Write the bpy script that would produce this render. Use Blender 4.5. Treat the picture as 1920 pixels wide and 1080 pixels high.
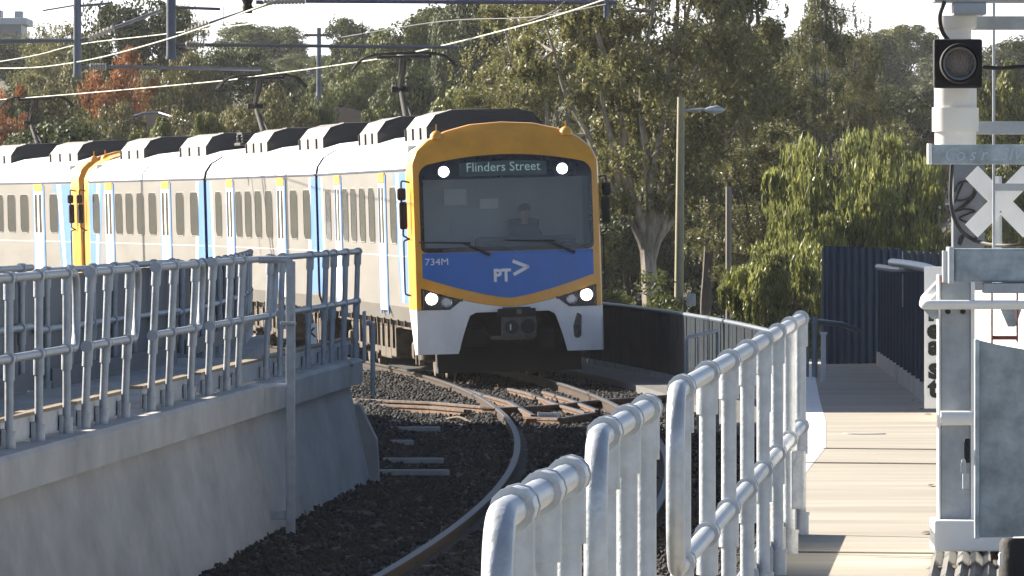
import bpy, bmesh, math, random
import numpy as np
from mathutils import Vector, Matrix
R = math.radians
random.seed(7)
for o in list(bpy.data.objects): bpy.data.objects.remove(o)
S = bpy.context.scene
C = S.collection

# ------------------------------------------------------------------ camera / sky / sun / exposure
FPX = 18290.0            # focal length in pixels of the 1920 px wide photograph (long telephoto)
HY = 393.0               # row of the eye level
EYE = 2.75               # eye above the rail heads (z = 0), standing on the platform
cam_d = bpy.data.cameras.new('camera'); cam = bpy.data.objects.new('camera', cam_d); C.objects.link(cam)
cam.location = (0, 0, EYE); cam.rotation_euler = (R(90), 0, 0)
cam_d.sensor_width = 36; cam_d.lens = FPX/1920*36
cam_d.shift_y = -(540-HY)/1920
cam_d.clip_start = 0.5; cam_d.clip_end = 6000
S.camera = cam
SUN_EL, SUN_AZ = 27.0, 33.0     # azimuth: degrees behind due left
W = bpy.data.worlds.new('World'); S.world = W; W.use_nodes = True
nt = W.node_tree; bg = nt.nodes['Background']
sky = nt.nodes.new('ShaderNodeTexSky'); sky.sky_type = 'NISHITA'; sky.sun_disc = False
sky.sun_elevation = R(SUN_EL); sky.sun_rotation = R(-90+SUN_AZ)
sky.dust_density = 1.0; sky.air_density = .7
# milky white band of haze low in the sky
wtc = nt.nodes.new('ShaderNodeTexCoord'); wsp = nt.nodes.new('ShaderNodeSeparateXYZ'); wmr = nt.nodes.new('ShaderNodeMapRange'); wmx = nt.nodes.new('ShaderNodeMix')
nt.links.new(wtc.outputs['Generated'], wsp.inputs[0]); nt.links.new(wsp.outputs[2], wmr.inputs[0])
wmr.interpolation_type = 'SMOOTHSTEP'; wmr.inputs[1].default_value = .02; wmr.inputs[2].default_value = .11; wmr.inputs[3].default_value = 1; wmr.inputs[4].default_value = 0
wmx.data_type = 'RGBA'; wmx.inputs[7].default_value = (11.5, 11.6, 12, 1)
nt.links.new(wmr.outputs[0], wmx.inputs[0]); nt.links.new(sky.outputs[0], wmx.inputs[6]); nt.links.new(wmx.outputs[2], bg.inputs[0]); bg.inputs[1].default_value = 0.05
sun_d = bpy.data.lights.new('sun', 'SUN'); sun_d.energy = 5.0; sun_d.angle = R(0.5); sun_d.color = (1, .90, .76)
sun = bpy.data.objects.new('sun', sun_d); C.objects.link(sun)
SDIR = Vector((-math.cos(R(SUN_AZ))*math.cos(R(SUN_EL)), math.sin(R(SUN_AZ))*math.cos(R(SUN_EL)), math.sin(R(SUN_EL))))
sun.rotation_euler = SDIR.to_track_quat('Z', 'Y').to_euler()
sun.location = (-30, 60, 40)
S.view_settings.view_transform = 'Standard'; S.view_settings.look = 'None'
S.view_settings.exposure = 1.72; S.view_settings.gamma = 1.0
S.render.resolution_x = 1024; S.render.resolution_y = 576
S.render.engine = 'CYCLES'

HAZE = .00009
def X(px, D): return (px-960)/FPX*D
def Z(py, D): return EYE-(py-HY)/FPX*D

# ------------------------------------------------------------------ materials
MATS = {}
def mat(name, col, rough=.6, metal=0., var=.0, vscale=3., stretch=(1, 1, 1), bump=0., bscale=40., col2=None, spec=.5, coat=0.):
    m = bpy.data.materials.new(name); m.use_nodes = True
    n = m.node_tree.nodes; l = m.node_tree.links; b = n['Principled BSDF']
    b.inputs['Roughness'].default_value = rough; b.inputs['Metallic'].default_value = metal
    b.inputs['Specular IOR Level'].default_value = spec
    if coat: b.inputs['Coat Weight'].default_value = coat; b.inputs['Coat Roughness'].default_value = .08
    c = tuple(col)+(1,)
    b.inputs['Base Color'].default_value = c
    if var or col2 or bump:
        tc = n.new('ShaderNodeTexCoord'); mp = n.new('ShaderNodeMapping'); mp.inputs['Scale'].default_value = stretch
        l.new(tc.outputs['Object'], mp.inputs[0])
    if var or col2:
        nz = n.new('ShaderNodeTexNoise'); nz.inputs['Scale'].default_value = vscale; nz.inputs['Detail'].default_value = 8; nz.inputs['Roughness'].default_value = .62
        l.new(mp.outputs[0], nz.inputs['Vector'])
        cr = n.new('ShaderNodeValToRGB'); l.new(nz.outputs['Fac'], cr.inputs[0])
        cr.color_ramp.elements[0].position = .3; cr.color_ramp.elements[1].position = .72
        a = [max(0, x*(1-var)) for x in col]; d = [min(1, x*(1+var)) for x in (col2 or col)]
        cr.color_ramp.elements[0].color = (*a, 1); cr.color_ramp.elements[1].color = (*d, 1)
        l.new(cr.outputs[0], b.inputs['Base Color'])
        mr = n.new('ShaderNodeMapRange'); mr.inputs[3].default_value = max(.03, rough-.1); mr.inputs[4].default_value = min(1, rough+.12)
        l.new(nz.outputs['Fac'], mr.inputs[0]); l.new(mr.outputs[0], b.inputs['Roughness'])
    if bump:
        n2 = n.new('ShaderNodeTexNoise'); n2.inputs['Scale'].default_value = bscale; n2.inputs['Detail'].default_value = 6
        l.new(mp.outputs[0], n2.inputs['Vector'])
        bp = n.new('ShaderNodeBump'); bp.inputs['Strength'].default_value = bump; bp.inputs['Distance'].default_value = .02
        l.new(n2.outputs['Fac'], bp.inputs['Height']); l.new(bp.outputs[0], b.inputs['Normal'])
    MATS[name] = m
    return m
def emit(name, col, k):
    m = bpy.data.materials.new(name); m.use_nodes = True
    b = m.node_tree.nodes['Principled BSDF']; b.inputs['Base Color'].default_value = (*col, 1)
    b.inputs['Emission Color'].default_value = (*col, 1); b.inputs['Emission Strength'].default_value = k
    return m
def leafmat(name, c1, c2, trans=.3, rough=.42):
    m = bpy.data.materials.new(name); m.use_nodes = True
    n = m.node_tree.nodes; l = m.node_tree.links; b = n['Principled BSDF']; out = n['Material Output']
    g = n.new('ShaderNodeNewGeometry'); tc = n.new('ShaderNodeTexCoord')
    nz = n.new('ShaderNodeTexNoise'); nz.inputs['Scale'].default_value = .9; nz.inputs['Detail'].default_value = 3
    l.new(tc.outputs['Object'], nz.inputs['Vector'])
    ad = n.new('ShaderNodeMath'); ad.operation = 'MULTIPLY_ADD'; ad.inputs[1].default_value = .5; l.new(g.outputs['Random Per Island'], ad.inputs[0])
    sb = n.new('ShaderNodeMath'); sb.operation = 'SUBTRACT'; sb.inputs[1].default_value = .25; l.new(nz.outputs['Fac'], sb.inputs[0]); l.new(sb.outputs[0], ad.inputs[2])
    cr = n.new('ShaderNodeValToRGB'); cr.color_ramp.elements[0].color = (*c1, 1); cr.color_ramp.elements[1].color = (*c2, 1)
    cr.color_ramp.elements[0].position = .15; cr.color_ramp.elements[1].position = .85
    l.new(ad.outputs[0], cr.inputs[0]); l.new(cr.outputs[0], b.inputs['Base Color'])
    b.inputs['Roughness'].default_value = rough; b.inputs['Specular IOR Level'].default_value = .3
    t = n.new('ShaderNodeBsdfTranslucent'); mx = n.new('ShaderNodeMixShader'); mx.inputs[0].default_value = trans
    l.new(cr.outputs[0], t.inputs[0]); l.new(b.outputs[0], mx.inputs[1]); l.new(t.outputs[0], mx.inputs[2]); l.new(mx.outputs[0], out.inputs[0])
    return m
def glassmat(name, tint, fac, base, rough=.04):
    m = bpy.data.materials.new(name); m.use_nodes = True
    n = m.node_tree.nodes; l = m.node_tree.links; b = n['Principled BSDF']; out = n['Material Output']
    b.inputs['Base Color'].default_value = (*base, 1); b.inputs['Roughness'].default_value = rough
    t = n.new('ShaderNodeBsdfTransparent'); t.inputs[0].default_value = (*tint, 1)
    mx = n.new('ShaderNodeMixShader'); mx.inputs[0].default_value = fac
    l.new(t.outputs[0], mx.inputs[1]); l.new(b.outputs[0], mx.inputs[2]); l.new(mx.outputs[0], out.inputs[0])
    return m

galv = mat('galvanised_steel', (.43, .46, .49), .40, .4, .18, 14, bump=.15, bscale=60)
galv_old = mat('weathered_galvanised_steel', (.25, .30, .33), .5, .25, .35, 7, bump=.1, col2=(.36, .42, .45))
galv_dull = mat('dull_galvanised_steel', (.32, .35, .38), .5, .3, .2, 9, bump=.12)
screen_m = mat('slate_screen_sheet', (.075, .092, .112), .6, 0, .12, 3)
white_paint = mat('white_paint', (.80, .80, .78), .45, 0, .05, 6)
white_dirty = mat('white_fibreglass', (.76, .765, .76), .42, 0, .13, 2.2, stretch=(1, 1, .6), coat=.15)
cream = mat('cream_plastic', (.74, .70, .64), .5, 0, .06, 4)
orange = mat('orange_paint', (.76, .34, .02), .36, 0, .12, 2.5, coat=.3)
blue = mat('blue_paint', (.008, .135, .50), .38, 0, .12, 2, coat=.1)
lblue = mat('light_blue_paint', (.09, .22, .55), .35, 0, .06, 2)
navy = mat('navy_paint', (.012, .03, .08), .5, 0, .2, 3)
black = mat('black_gloss', (.012, .014, .018), .22, 0, .15, 3)
blackm = mat('black_matt', (.010, .010, .011), .8, 0, .3, 8, bump=.2)
grime = mat('brake_dust_grime', (.055, .042, .03), .8, 0, .5, 6, bump=.4, col2=(.10, .075, .05))
sidesteel = mat('dusty_grey_body_paint', (.20, .188, .172), .4, .1, .07, .8, stretch=(1, .5, 3))
roofwhite = mat('white_roof_paint', (.80, .81, .83), .5, 0, .06, 1.5)
podgrey = mat('grey_roof_unit_paint', (.25, .245, .235), .6, 0, .18, 2.5)
poddark = mat('dark_parts_and_unit_shade', (.018, .018, .02), .75, 0, .3, 4, bump=.2)  # dark fittings, and the painted shade on roof unit ends
winglass = glassmat('tinted_side_glass', (.25, .25, .25), .92, (.022, .021, .021), .06)
screen_glass = glassmat('windscreen_glass', (.88, .93, .97), .24, (.40, .49, .54), .08)
lampglass = glassmat('headlamp_glass', (.85, .85, .88), .18, (.3, .3, .32), .03)
lamp_on = emit('lit_headlamp', (1, .80, .66), 4.0)
marker_on = emit('lit_marker_lamp', (.92, .96, 1), 4.0)
chrome = mat('lamp_reflector', (.6, .62, .64), .2, .9)
ledpanel = mat('destination_display_panel', (.055, .085, .08), .35, 0, .12, 30)
ledtext = emit('destination_letters', (.16, .24, .25), .25)
mark_white = mat('white_lettering', (.78, .80, .80), .5)
mark_black = mat('black_lettering', (.02, .02, .02), .6)
rail_side = mat('rusty_steel_with_shade', (.026, .020, .016), .85, .0, .35, 9, bump=.3, col2=(.062, .043, .031), spec=.2)  # rust darkened so the running rails carry their shade in the colour
rust_side = mat('rust_brown_rail', (.06, .036, .024), .8, .0, .35, 9, bump=.3, col2=(.15, .09, .056), spec=.25)  # the same rust kept lighter for the sunlit crossing rails
rail_top = mat('worn_rail_head', (.07, .075, .085), .55, .2, .3, 14, spec=.35)
ballast_m = mat('dark_ballast', (.022, .022, .024), .95, 0, .5, 14, bump=.9, bscale=25, col2=(.045, .043, .042))
stone_m = mat('ballast_stones', (.032, .031, .032), .9, 0, .5, 3, bump=.5)
def island_var(m, lo, hi):
    n = m.node_tree.nodes; l = m.node_tree.links; g = n.new('ShaderNodeNewGeometry'); cr = n.new('ShaderNodeValToRGB')
    cr.color_ramp.elements[0].color = (*lo, 1); cr.color_ramp.elements[1].color = (*hi, 1)
    e = cr.color_ramp.elements.new(.93); e.color = tuple(a*.35+b_*.2 for a, b_ in zip(lo, hi))+(1,)
    l.new(g.outputs['Random Per Island'], cr.inputs[0]); l.new(cr.outputs[0], n['Principled BSDF'].inputs['Base Color'])
island_var(stone_m, (.013, .013, .014), (.062, .057, .052))
concrete = mat('weathered_concrete', (.33, .322, .30), .85, 0, .16, 1.6, stretch=(1.3, .30, .9), bump=.3, bscale=14, col2=(.43, .42, .395))
concrete_lt = mat('pale_concrete', (.27, .245, .20), .85, 0, .14, 1.1, stretch=(.35, 1, 1), bump=.2, bscale=25, col2=(.34, .315, .265))
sleeper_m = mat('concrete_sleeper', (.17, .165, .155), .9, 0, .3, 5, bump=.3)
asphalt = mat('dark_asphalt', (.05, .05, .052), .9, 0, .25, 6, bump=.4)
concrete_shade = mat('shade_darkened_concrete', (.10, .10, .10), .9, 0, .25, 4, bump=.4)  # trackside concrete, darkened to hold the shade lying on it
joint_m = mat('joint_filler', (.05, .035, .025), .9)
fence_m = mat('dark_steel_sheet', (.036, .043, .051), 1, 0, .15, 4, spec=0)
fence_rail_m = mat('fence_capping', (.11, .135, .16), .4, .3, .12, 6)
corr_m = mat('corrugated_steel', (.062, .082, .115), .55, 0, .12, 3, spec=.2)
tan_timber = mat('tan_timber', (.24, .19, .13), .85, 0, .25, 4, stretch=(6, 1, 6))
timber = mat('weathered_timber', (.16, .13, .10), .85, 0, .3, 4, stretch=(6, 6, .5), bump=.3)
polem = mat('painted_pole', (.27, .25, .15), .6, 0, .15, 5)
ohl_m = mat('mast_steel', (.10, .12, .16), .45, .4, .2, 5)
ohl_lt = mat('cantilever_tube', (.16, .17, .20), .45, .5, .15, 5)
insul = mat('brown_insulator', (.40, .37, .33), .3, 0, .1, 5)
wire_m = mat('contact_wire', (.42, .44, .36), .5, .4)
wire_d = mat('dark_cable', (.015, .015, .016), .6)
rubber = mat('ribbed_rubber', (.10, .10, .095), .7, 0, .25, 12, bump=.3)
bark = mat('pale_bark', (.22, .185, .15), .85, 0, .45, 3, stretch=(2, 2, .6), bump=.4, col2=(.36, .32, .27))
bark_d = mat('dark_bark', (.07, .058, .048), .9, 0, .4, 4, bump=.5)
grass_m = mat('hill_grass', (.045, .055, .025), .95, 0, .4, .08, col2=(.08, .075, .04), bump=.5, bscale=2)
soil_m = mat('dry_soil', (.09, .075, .055), .95, 0, .3, .4, bump=.5, bscale=4)
skin = mat('skin', (.42, .27, .20), .5); cloth_d = mat('dark_uniform', (.03, .035, .05), .85); hair_m = mat('dark_hair', (.02, .015, .012), .6)
cabgrey = mat('cab_interior_grey', (.50, .52, .53), .7, 0, .08, 2); cabdark = mat('cab_desk', (.035, .038, .042), .7, 0, .1, 4)
chalk = mat('chalk_scribble', (.42, .50, .56), .8); 
roof_tile = mat('roof_tiles', (.022, .02, .02), .95, 0, .3, 3, bump=.4, spec=.05); housewall = mat('pale_render', (.42, .40, .36), .8, 0, .1, 1)
brick = mat('brown_brick', (.20, .11, .075), .85, 0, .25, 6, bump=.3); bluegrey = mat('blue_grey_cladding', (.20, .24, .28), .5, 0, .08, 1)
red_m = mat('red_plastic', (.5, .05, .03), .4); chev = mat('yellow_reflector', (.7, .35, .02), .4)

# ------------------------------------------------------------------ mesh helpers
class MB:
    def __init__(s): s.v = []; s.f = []; s.mi = []; s.sm = []
    def add(s, vs, fs, mi=0, smooth=False):
        k = len(s.v); s.v += [tuple(p) for p in vs]
        for f in fs: s.f.append([i+k for i in f]); s.mi.append(mi); s.sm.append(smooth)
    def box(s, c, d, rz=0, mi=0, bev=0, rot=None):
        x, y, z = d[0]/2, d[1]/2, d[2]/2
        M = rot if rot is not None else Matrix.Rotation(rz, 3, 'Z')
        c = Vector(c)
        if bev <= 0:
            vs = [c+M@Vector((sx*x, sy*y, sz*z)) for sz in (-1, 1) for sy in (-1, 1) for sx in (-1, 1)]
            s.add(vs, [(0, 2, 3, 1), (4, 5, 7, 6), (0, 1, 5, 4), (2, 6, 7, 3), (0, 4, 6, 2), (1, 3, 7, 5)], mi)
        else:
            b = min(bev, x*.9, y*.9, z*.9)
            bm = bmesh.new(); bmesh.ops.create_cube(bm, size=1)
            for v in bm.verts: v.co = Vector((v.co.x*2*x, v.co.y*2*y, v.co.z*2*z))
            bmesh.ops.bevel(bm, geom=bm.edges[:], offset=b, segments=2, affect='EDGES', profile=.6)
            bm.verts.index_update()
            s.add([c+M@v.co for v in bm.verts], [[v.index for v in f.verts] for f in bm.faces], mi); bm.free()
        return s
    def tube(s, pts, r, n=10, mi=0, cap=True, smooth=True):
        pts = [Vector(p) for p in pts]; rs = r if isinstance(r, (list, tuple)) else [r]*len(pts)
        vs = []; N = len(pts); prev = None
        for i, p in enumerate(pts):
            t = (pts[min(i+1, N-1)]-pts[max(i-1, 0)]).normalized()
            if prev is None:
                a = Vector((0, 0, 1)) if abs(t.z) < .9 else Vector((1, 0, 0)); u = t.cross(a).normalized()
            else: u = (prev-t*prev.dot(t)).normalized()
            prev = u; w = t.cross(u)
            for k in range(n):
                a = 2*math.pi*k/n; vs.append(p+(u*math.cos(a)+w*math.sin(a))*rs[i])
        fs = [(i*n+k, i*n+(k+1) % n, (i+1)*n+(k+1) % n, (i+1)*n+k) for i in range(N-1) for k in range(n)]
        s.add(vs, fs, mi, smooth)
        if cap:
            s.add(vs[:n], [tuple(range(n))[::-1]], mi); s.add(vs[-n:], [tuple(range(n))], mi)
        return s
    def cyl(s, a, b, r, n=14, mi=0): return s.tube([a, b], r, n, mi)
    def disc(s, c, nrm, r, n=20, mi=0, th=.01):
        c = Vector(c); nrm = Vector(nrm).normalized(); return s.tube([c, c+nrm*th], r, n, mi)
    def lathe(s, c, prof, n=16, mi=0, axis='Z', cap=True):
        c = Vector(c); vs = []
        for r, h in prof:
            for k in range(n):
                a = 2*math.pi*k/n; q = (r*math.cos(a), r*math.sin(a), h)
                if axis == 'Y': q = (q[0], q[2], q[1])
                if axis == 'X': q = (q[2], q[0], q[1])
                vs.append(c+Vector(q))
        fs = [(i*n+k, i*n+(k+1) % n, (i+1)*n+(k+1) % n, (i+1)*n+k) for i in range(len(prof)-1) for k in range(n)]
        s.add(vs, fs, mi, True)
        if cap: s.add(vs[:n], [tuple(range(n))], mi); s.add(vs[-n:], [tuple(range(n))], mi)
        return s
    def prism(s, poly, y0, y1, mi=0, plane='XZ'):
        def q(a, b, y): return (a, y, b) if plane == 'XZ' else ((a, b, y) if plane == 'XY' else (y, a, b))
        n = len(poly); vs = [q(a, b, y0) for a, b in poly]+[q(a, b, y1) for a, b in poly]
        s.add(vs, [tuple(range(n)), tuple(range(n, 2*n))[::-1]]+[(i, i+n, (i+1) % n+n, (i+1) % n) for i in range(n)], mi); return s
    def sweep(s, prof, path, mi=0, mif=None, cap=True):
        """closed 2-D profile (lateral, up) carried along a plan path"""
        path = [Vector(p) for p in path]; n = len(prof); N = len(path); vs = []
        for i, p in enumerate(path):
            t = path[min(i+1, N-1)]-path[max(i-1, 0)]; t.z = 0; t.normalize(); lat = Vector((t.y, -t.x, 0))
            for a, b in prof: vs.append(p+lat*a+Vector((0, 0, b)))
        k0 = len(s.v); s.v += [tuple(v) for v in vs]
        for i in range(N-1):
            for k in range(n):
                s.f.append([k0+i*n+k, k0+i*n+(k+1) % n, k0+(i+1)*n+(k+1) % n, k0+(i+1)*n+k]); s.mi.append(mif[k] if mif else mi); s.sm.append(False)
        if cap:
            s.f.append([k0+k for k in range(n)]); s.mi.append(mi); s.sm.append(False)
            s.f.append([k0+(N-1)*n+k for k in range(n)][::-1]); s.mi.append(mi); s.sm.append(False)
        return s
    def mesh(s, name, mats, off=(0, 0, 0)):
        me = bpy.data.meshes.new(name); o = off
        me.from_pydata([(x-o[0], y-o[1], z-o[2]) for x, y, z in s.v], [], s.f)
        for m in (mats if isinstance(mats, (list, tuple)) else [mats]): me.materials.append(m)
        me.polygons.foreach_set('material_index', s.mi); me.polygons.foreach_set('use_smooth', s.sm)
        bm = bmesh.new(); bm.from_mesh(me); bmesh.ops.recalc_face_normals(bm, faces=bm.faces[:])
        for e in bm.edges:
            if len(e.link_faces) == 2 and e.calc_face_angle(0) > .62: e.smooth = False
        bm.to_mesh(me); bm.free()
        return me
    def build(s, name, mats, parent=None, loc=None, local=False):
        """world-built geometry: a child's mesh is re-based on its thing's origin"""
        if parent is not None:
            off = (0, 0, 0) if local else ROOT.get(parent.name, (0, 0, 0))
            o = bpy.data.objects.new(name, s.mesh(name, mats, off)); C.objects.link(o); o.parent = parent; ROOT[o.name] = off
        else:
            if loc is None:
                a = np.array(s.v); loc = ((a[:, 0].min()+a[:, 0].max())/2, (a[:, 1].min()+a[:, 1].max())/2, a[:, 2].min())
            loc = tuple(float(q) for q in loc)
            o = bpy.data.objects.new(name, s.mesh(name, mats, loc)); C.objects.link(o); o.location = loc; ROOT[o.name] = loc
        return o
ROOT = {}
def tag(o, label=None, cat=None, group=None, kind=None):
    for k, v in (('label', label), ('category', cat), ('group', group), ('kind', kind)):
        if v: o[k] = v
    return o
def thing(name, label, cat, loc, group=None, rot=(0, 0, 0)):
    o = bpy.data.objects.new(name, None); C.objects.link(o); o.location = loc; o.rotation_euler = rot; o.empty_display_size = .3
    ROOT[o.name] = tuple(loc); return tag(o, label, cat, group)
def copy_tree(o, parent=None):
    c = o.copy(); C.objects.link(c); c.parent = parent
    for ch in list(o.children): copy_tree(ch, c)
    return c
def text_mesh(txt, size, bold=0.0, shear=0.0):
    """flat lettering mesh: list of (u, v) verts and faces, left-bottom origin"""
    cu = bpy.data.curves.new('lettering', 'FONT'); cu.body = txt; cu.size = size; cu.offset = bold; cu.shear = shear; cu.resolution_u = 3
    ob = bpy.data.objects.new('lettering', cu); C.objects.link(ob)
    dg = bpy.context.evaluated_depsgraph_get(); me = bpy.data.meshes.new_from_object(ob.evaluated_get(dg))
    vs = [(v.co.x, v.co.y) for v in me.vertices]; fs = [list(p.vertices) for p in me.polygons]
    bpy.data.objects.remove(ob); bpy.data.curves.remove(cu); bpy.data.meshes.remove(me)
    return vs, fs
def fillet(pts, r, n=5):
    pts = [Vector(p) for p in pts]; out = [pts[0]]
    for i in range(1, len(pts)-1):
        a, b, c = pts[i-1], pts[i], pts[i+1]; d1 = (a-b); d2 = (c-b); q = min(r, d1.length*.49, d2.length*.49)
        p0 = b+d1.normalized()*q; p1 = b+d2.normalized()*q
        for k in range(n+1):
            t = k/n; out.append(p0*(1-t)**2+b*2*t*(1-t)+p1*t*t)
    out.append(pts[-1]); return out
def smooth_path(pts, n=6):
    pts = [Vector(p) for p in pts]; out = []
    for i in range(len(pts)-1):
        p0, p1, p2, p3 = pts[max(i-1, 0)], pts[i], pts[i+1], pts[min(i+2, len(pts)-1)]
        for k in range(n):
            t = k/n; out.append(.5*((2*p1)+(p2-p0)*t+(2*p0-5*p1+4*p2-p3)*t*t+(3*p1-p0-3*p2+p3)*t**3))
    out.append(pts[-1]); return out

# ------------------------------------------------------------------ ground, track bed, path
def track(D):                       # centre line of the curved track
    d = D-115; return .90-.000624*d*d-(1.2e-6*d**3 if d > 0 else 0)
def sstep(a, b, x):
    t = min(1, max(0, (x-a)/(b-a))); return t*t*(3-2*t)
def terrain(x, y): return -.55+12.2*sstep(230, 690, y)+.35*math.sin(x*.11+y*.02)*sstep(240, 400, y)
mb = MB(); xs = [-420, -300, -200, -100, -60, -40, -25, -15, -8, 0, 8, 15, 25, 40, 60, 100, 200, 300, 420]; ys = [-60, 0, 60, 120, 170, 200, 230, 260, 290, 320, 360, 400, 450, 500, 560, 620, 700, 850, 1000]
g = [(x, y, terrain(x, y)) for y in ys for x in xs]; n = len(xs)
mb.add(g, [(j*n+i, j*n+i+1, (j+1)*n+i+1, (j+1)*n+i) for j in range(len(ys)-1) for i in range(n-1)], 0, True)
tag(mb.build('ground', grass_m, loc=(0, 0, 0)), kind='structure')

# ballast bed
rng = np.random.default_rng(3)
mb = MB(); rows = []
Ds = list(np.arange(30, 270, 1.0)); offs = np.linspace(-3.4, 4.2, 46)
def bed_z(D, o):
    z = -.13
    a = abs(abs(o)-.8)
    if abs(o) < 1.35: z += .015
    if o < -2.0: z += .10*min(1, (-o-2.0)/.5)*sstep(75, 100, D)
    if o > 2.6: z -= .25*(o-2.6)
    return z
for D in Ds:
    for o in offs: rows.append((track(D)+o, D, bed_z(D, o)+float(rng.normal(0, .012))))
n = len(offs)
mb.add(rows, [(j*n+i, j*n+i+1, (j+1)*n+i+1, (j+1)*n+i) for j in range(len(Ds)-1) for i in range(n-1)], 0, True)
tag(mb.build('track_bed', ballast_m, loc=(0, 0, 0)), kind='structure')
# loose ballast stones on it, one mass
N = 52000
D = 66+(rng.random(N)**1.15)*106; o = rng.uniform(-2.7, 3.0, N)
cx = .90-.000624*(D-115)**2-np.where(D > 115, 1.2e-6*(D-115)**3, 0)+o
near_rail = (np.abs(np.abs(o)-.8) < .09); keep = ~near_rail
D, o, cx = D[keep], o[keep], cx[keep]; N = len(D)
cz = np.array([bed_z(a, b) for a, b in zip(D, o)])+rng.uniform(-.005, .03, N)
base = np.array([(1, 0, 0), (0, 1, 0), (-1, 0, 0), (0, -1, 0), (0, 0, .8), (0, 0, -.8)], float)
sc = rng.uniform(.018, .044, (N, 1, 1))*rng.uniform(.6, 1.3, (N, 6, 1)); ang = rng.uniform(0, 6.28, N)
p = base[None]*sc; ca, sa = np.cos(ang)[:, None], np.sin(ang)[:, None]
tilt = rng.uniform(-.6, .6, N)[:, None]
px_, py_, pz_ = p[..., 0]*ca-p[..., 1]*sa, p[..., 0]*sa+p[..., 1]*ca, p[..., 2]
px2 = px_*np.cos(tilt)+pz_*np.sin(tilt); pz2 = -px_*np.sin(tilt)+pz_*np.cos(tilt)
V = np.stack([px2+cx[:, None], py_+D[:, None], pz2+cz[:, None]], -1).reshape(-1, 3)
F = np.array([(0, 1, 4), (1, 2, 4), (2, 3, 4), (3, 0, 4), (1, 0, 5), (2, 1, 5), (3, 2, 5), (0, 3, 5)])
F = (F[None]+(np.arange(N)*6)[:, None, None]).reshape(-1, 3)
def np_mesh(name, V, F, m, k):
    me = bpy.data.meshes.new(name); me.vertices.add(len(V)); me.vertices.foreach_set('co', V.astype(np.float32).ravel())
    me.loops.add(len(F)*k); me.loops.foreach_set('vertex_index', F.astype(np.int32).ravel())
    me.polygons.add(len(F)); me.polygons.foreach_set('loop_start', np.arange(0, len(F)*k, k, dtype=np.int32))
    me.update(calc_edges=True); me.materials.append(m); return me
so = bpy.data.objects.new('ballast_stones', np_mesh('ballast_stones', V, F, stone_m, 3)); C.objects.link(so)
tag(so, 'dark crushed stone ballast covering the track bed', 'ballast', kind='stuff')

# running rails, sleepers
RAILP = [(-.07, -.165), (.07, -.165), (.07, -.152), (.012, -.13), (.010, -.045), (.036, -.035), (.037, -.006), (.028, 0), (-.028, 0), (-.037, -.006), (-.036, -.035), (-.010, -.045), (-.012, -.13), (-.07, -.152)]
RMI = [0, 0, 0, 0, 0, 0, 1, 1, 1, 0, 0, 0, 0, 0]
def rail(name, pts, label, group=None, z=0):
    m = MB(); m.sweep(RAILP, [(x, y, z) for x, y in pts], 0, RMI); return tag(m.build(name, [rail_side if name == 'running_rail' else rust_side, rail_top]), label, 'rail', group)
rail('running_rail', [(track(D)-.835, D) for D in range(34, 262, 2)], 'curved left running rail sweeping from the bottom edge to the train', 'running rails of the curved track')
rail('running_rail', [(track(D)+.835, D) for D in range(34, 262, 2)], 'right running rail under the right wheels of the train, passing behind the white railing', 'running rails of the curved track', .03)
sm = MB(); sm.box((0, 0, .0), (2.7, .24, .16), bev=.02); sme = sm.mesh('sleeper', sleeper_m)
Dq = 68.0
while Dq < 172:
    s = bpy.data.objects.new('sleeper', sme); C.objects.link(s); h = math.atan2(track(Dq+.5)-track(Dq-.5), 1)
    s.location = (track(Dq), Dq, -.205); s.rotation_euler = (0, 0, -h)
    tag(s, 'concrete sleeper half buried in dark ballast under the curved rails', 'sleeper', 'sleepers under the curved track'); Dq += .72

# ------------------------------------------------------------------ diamond crossing
def cross(px, py): # a point of the rail tops
    D = FPX*EYE/(py-HY); return (X(px, D), D)
CR = 'rails of the flat crossing in front of the train'
rail('crossing_rail', [cross(600, 744), cross(711, 749), cross(810, 753), cross(905, 761), cross(975, 763)], 'crossing rail running left of the diamond, sunlit on top', CR, .0)
rail('crossing_rail', [cross(930, 765), cross(1000, 762), cross(1051, 758), cross(1100, 752), cross(1260, 740)], 'crossing rail running right of the diamond to behind the white railing', CR, .004)
rail('crossing_rail', [cross(690, 755), cross(800, 760), cross(880, 767)], 'short inner check rail left of the curved running rail', CR, -.01)
def chk(pts, label): rail('check_rail', [cross(*p) for p in pts], label, 'check rails of the flat crossing', -.004)
chk([(870, 727), (905, 738), (955, 752), (1000, 777)], 'rusty check rail in the middle of the crossing ending in a reddish block')
chk([(955, 727), (990, 735), (1040, 755), (1100, 772)], 'rusty check rail right of the crossing centre')
chk([(1020, 733), (1070, 748), (1120, 768)], 'check rail beside the right running rail')
chk([(985, 780), (1050, 783), (1115, 772)], 'dark tie rail closing the front of the crossing')
m = MB(); a = cross(996, 782); m.box((a[0], a[1]-.15, -.08), (.15, .2, .14), bev=.02)
tag(m.build('rail_end_block', mat('red_rust', (.26, .10, .05), .8, 0, .3, 12, bump=.3)), 'reddish end block of the middle check rail', 'rail block')
root = None
a = cross(1028, 772)
root = thing('number_plate', 'small white plate lying between the crossing rails', 'plate', (a[0], a[1]-1.2, -.1))
m = MB(); m.box((a[0], a[1]-1.2, -.045), (.30, .02, .115), bev=.006); m.build('plate', white_paint, root)
m = MB()
for i in range(7): m.box((a[0]-.1+i*.033, a[1]-1.213, -.045+(i % 2)*.006), (.018, .004, .045+.01*(i % 3)))
m.build('lettering', galv_dull, root)
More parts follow.
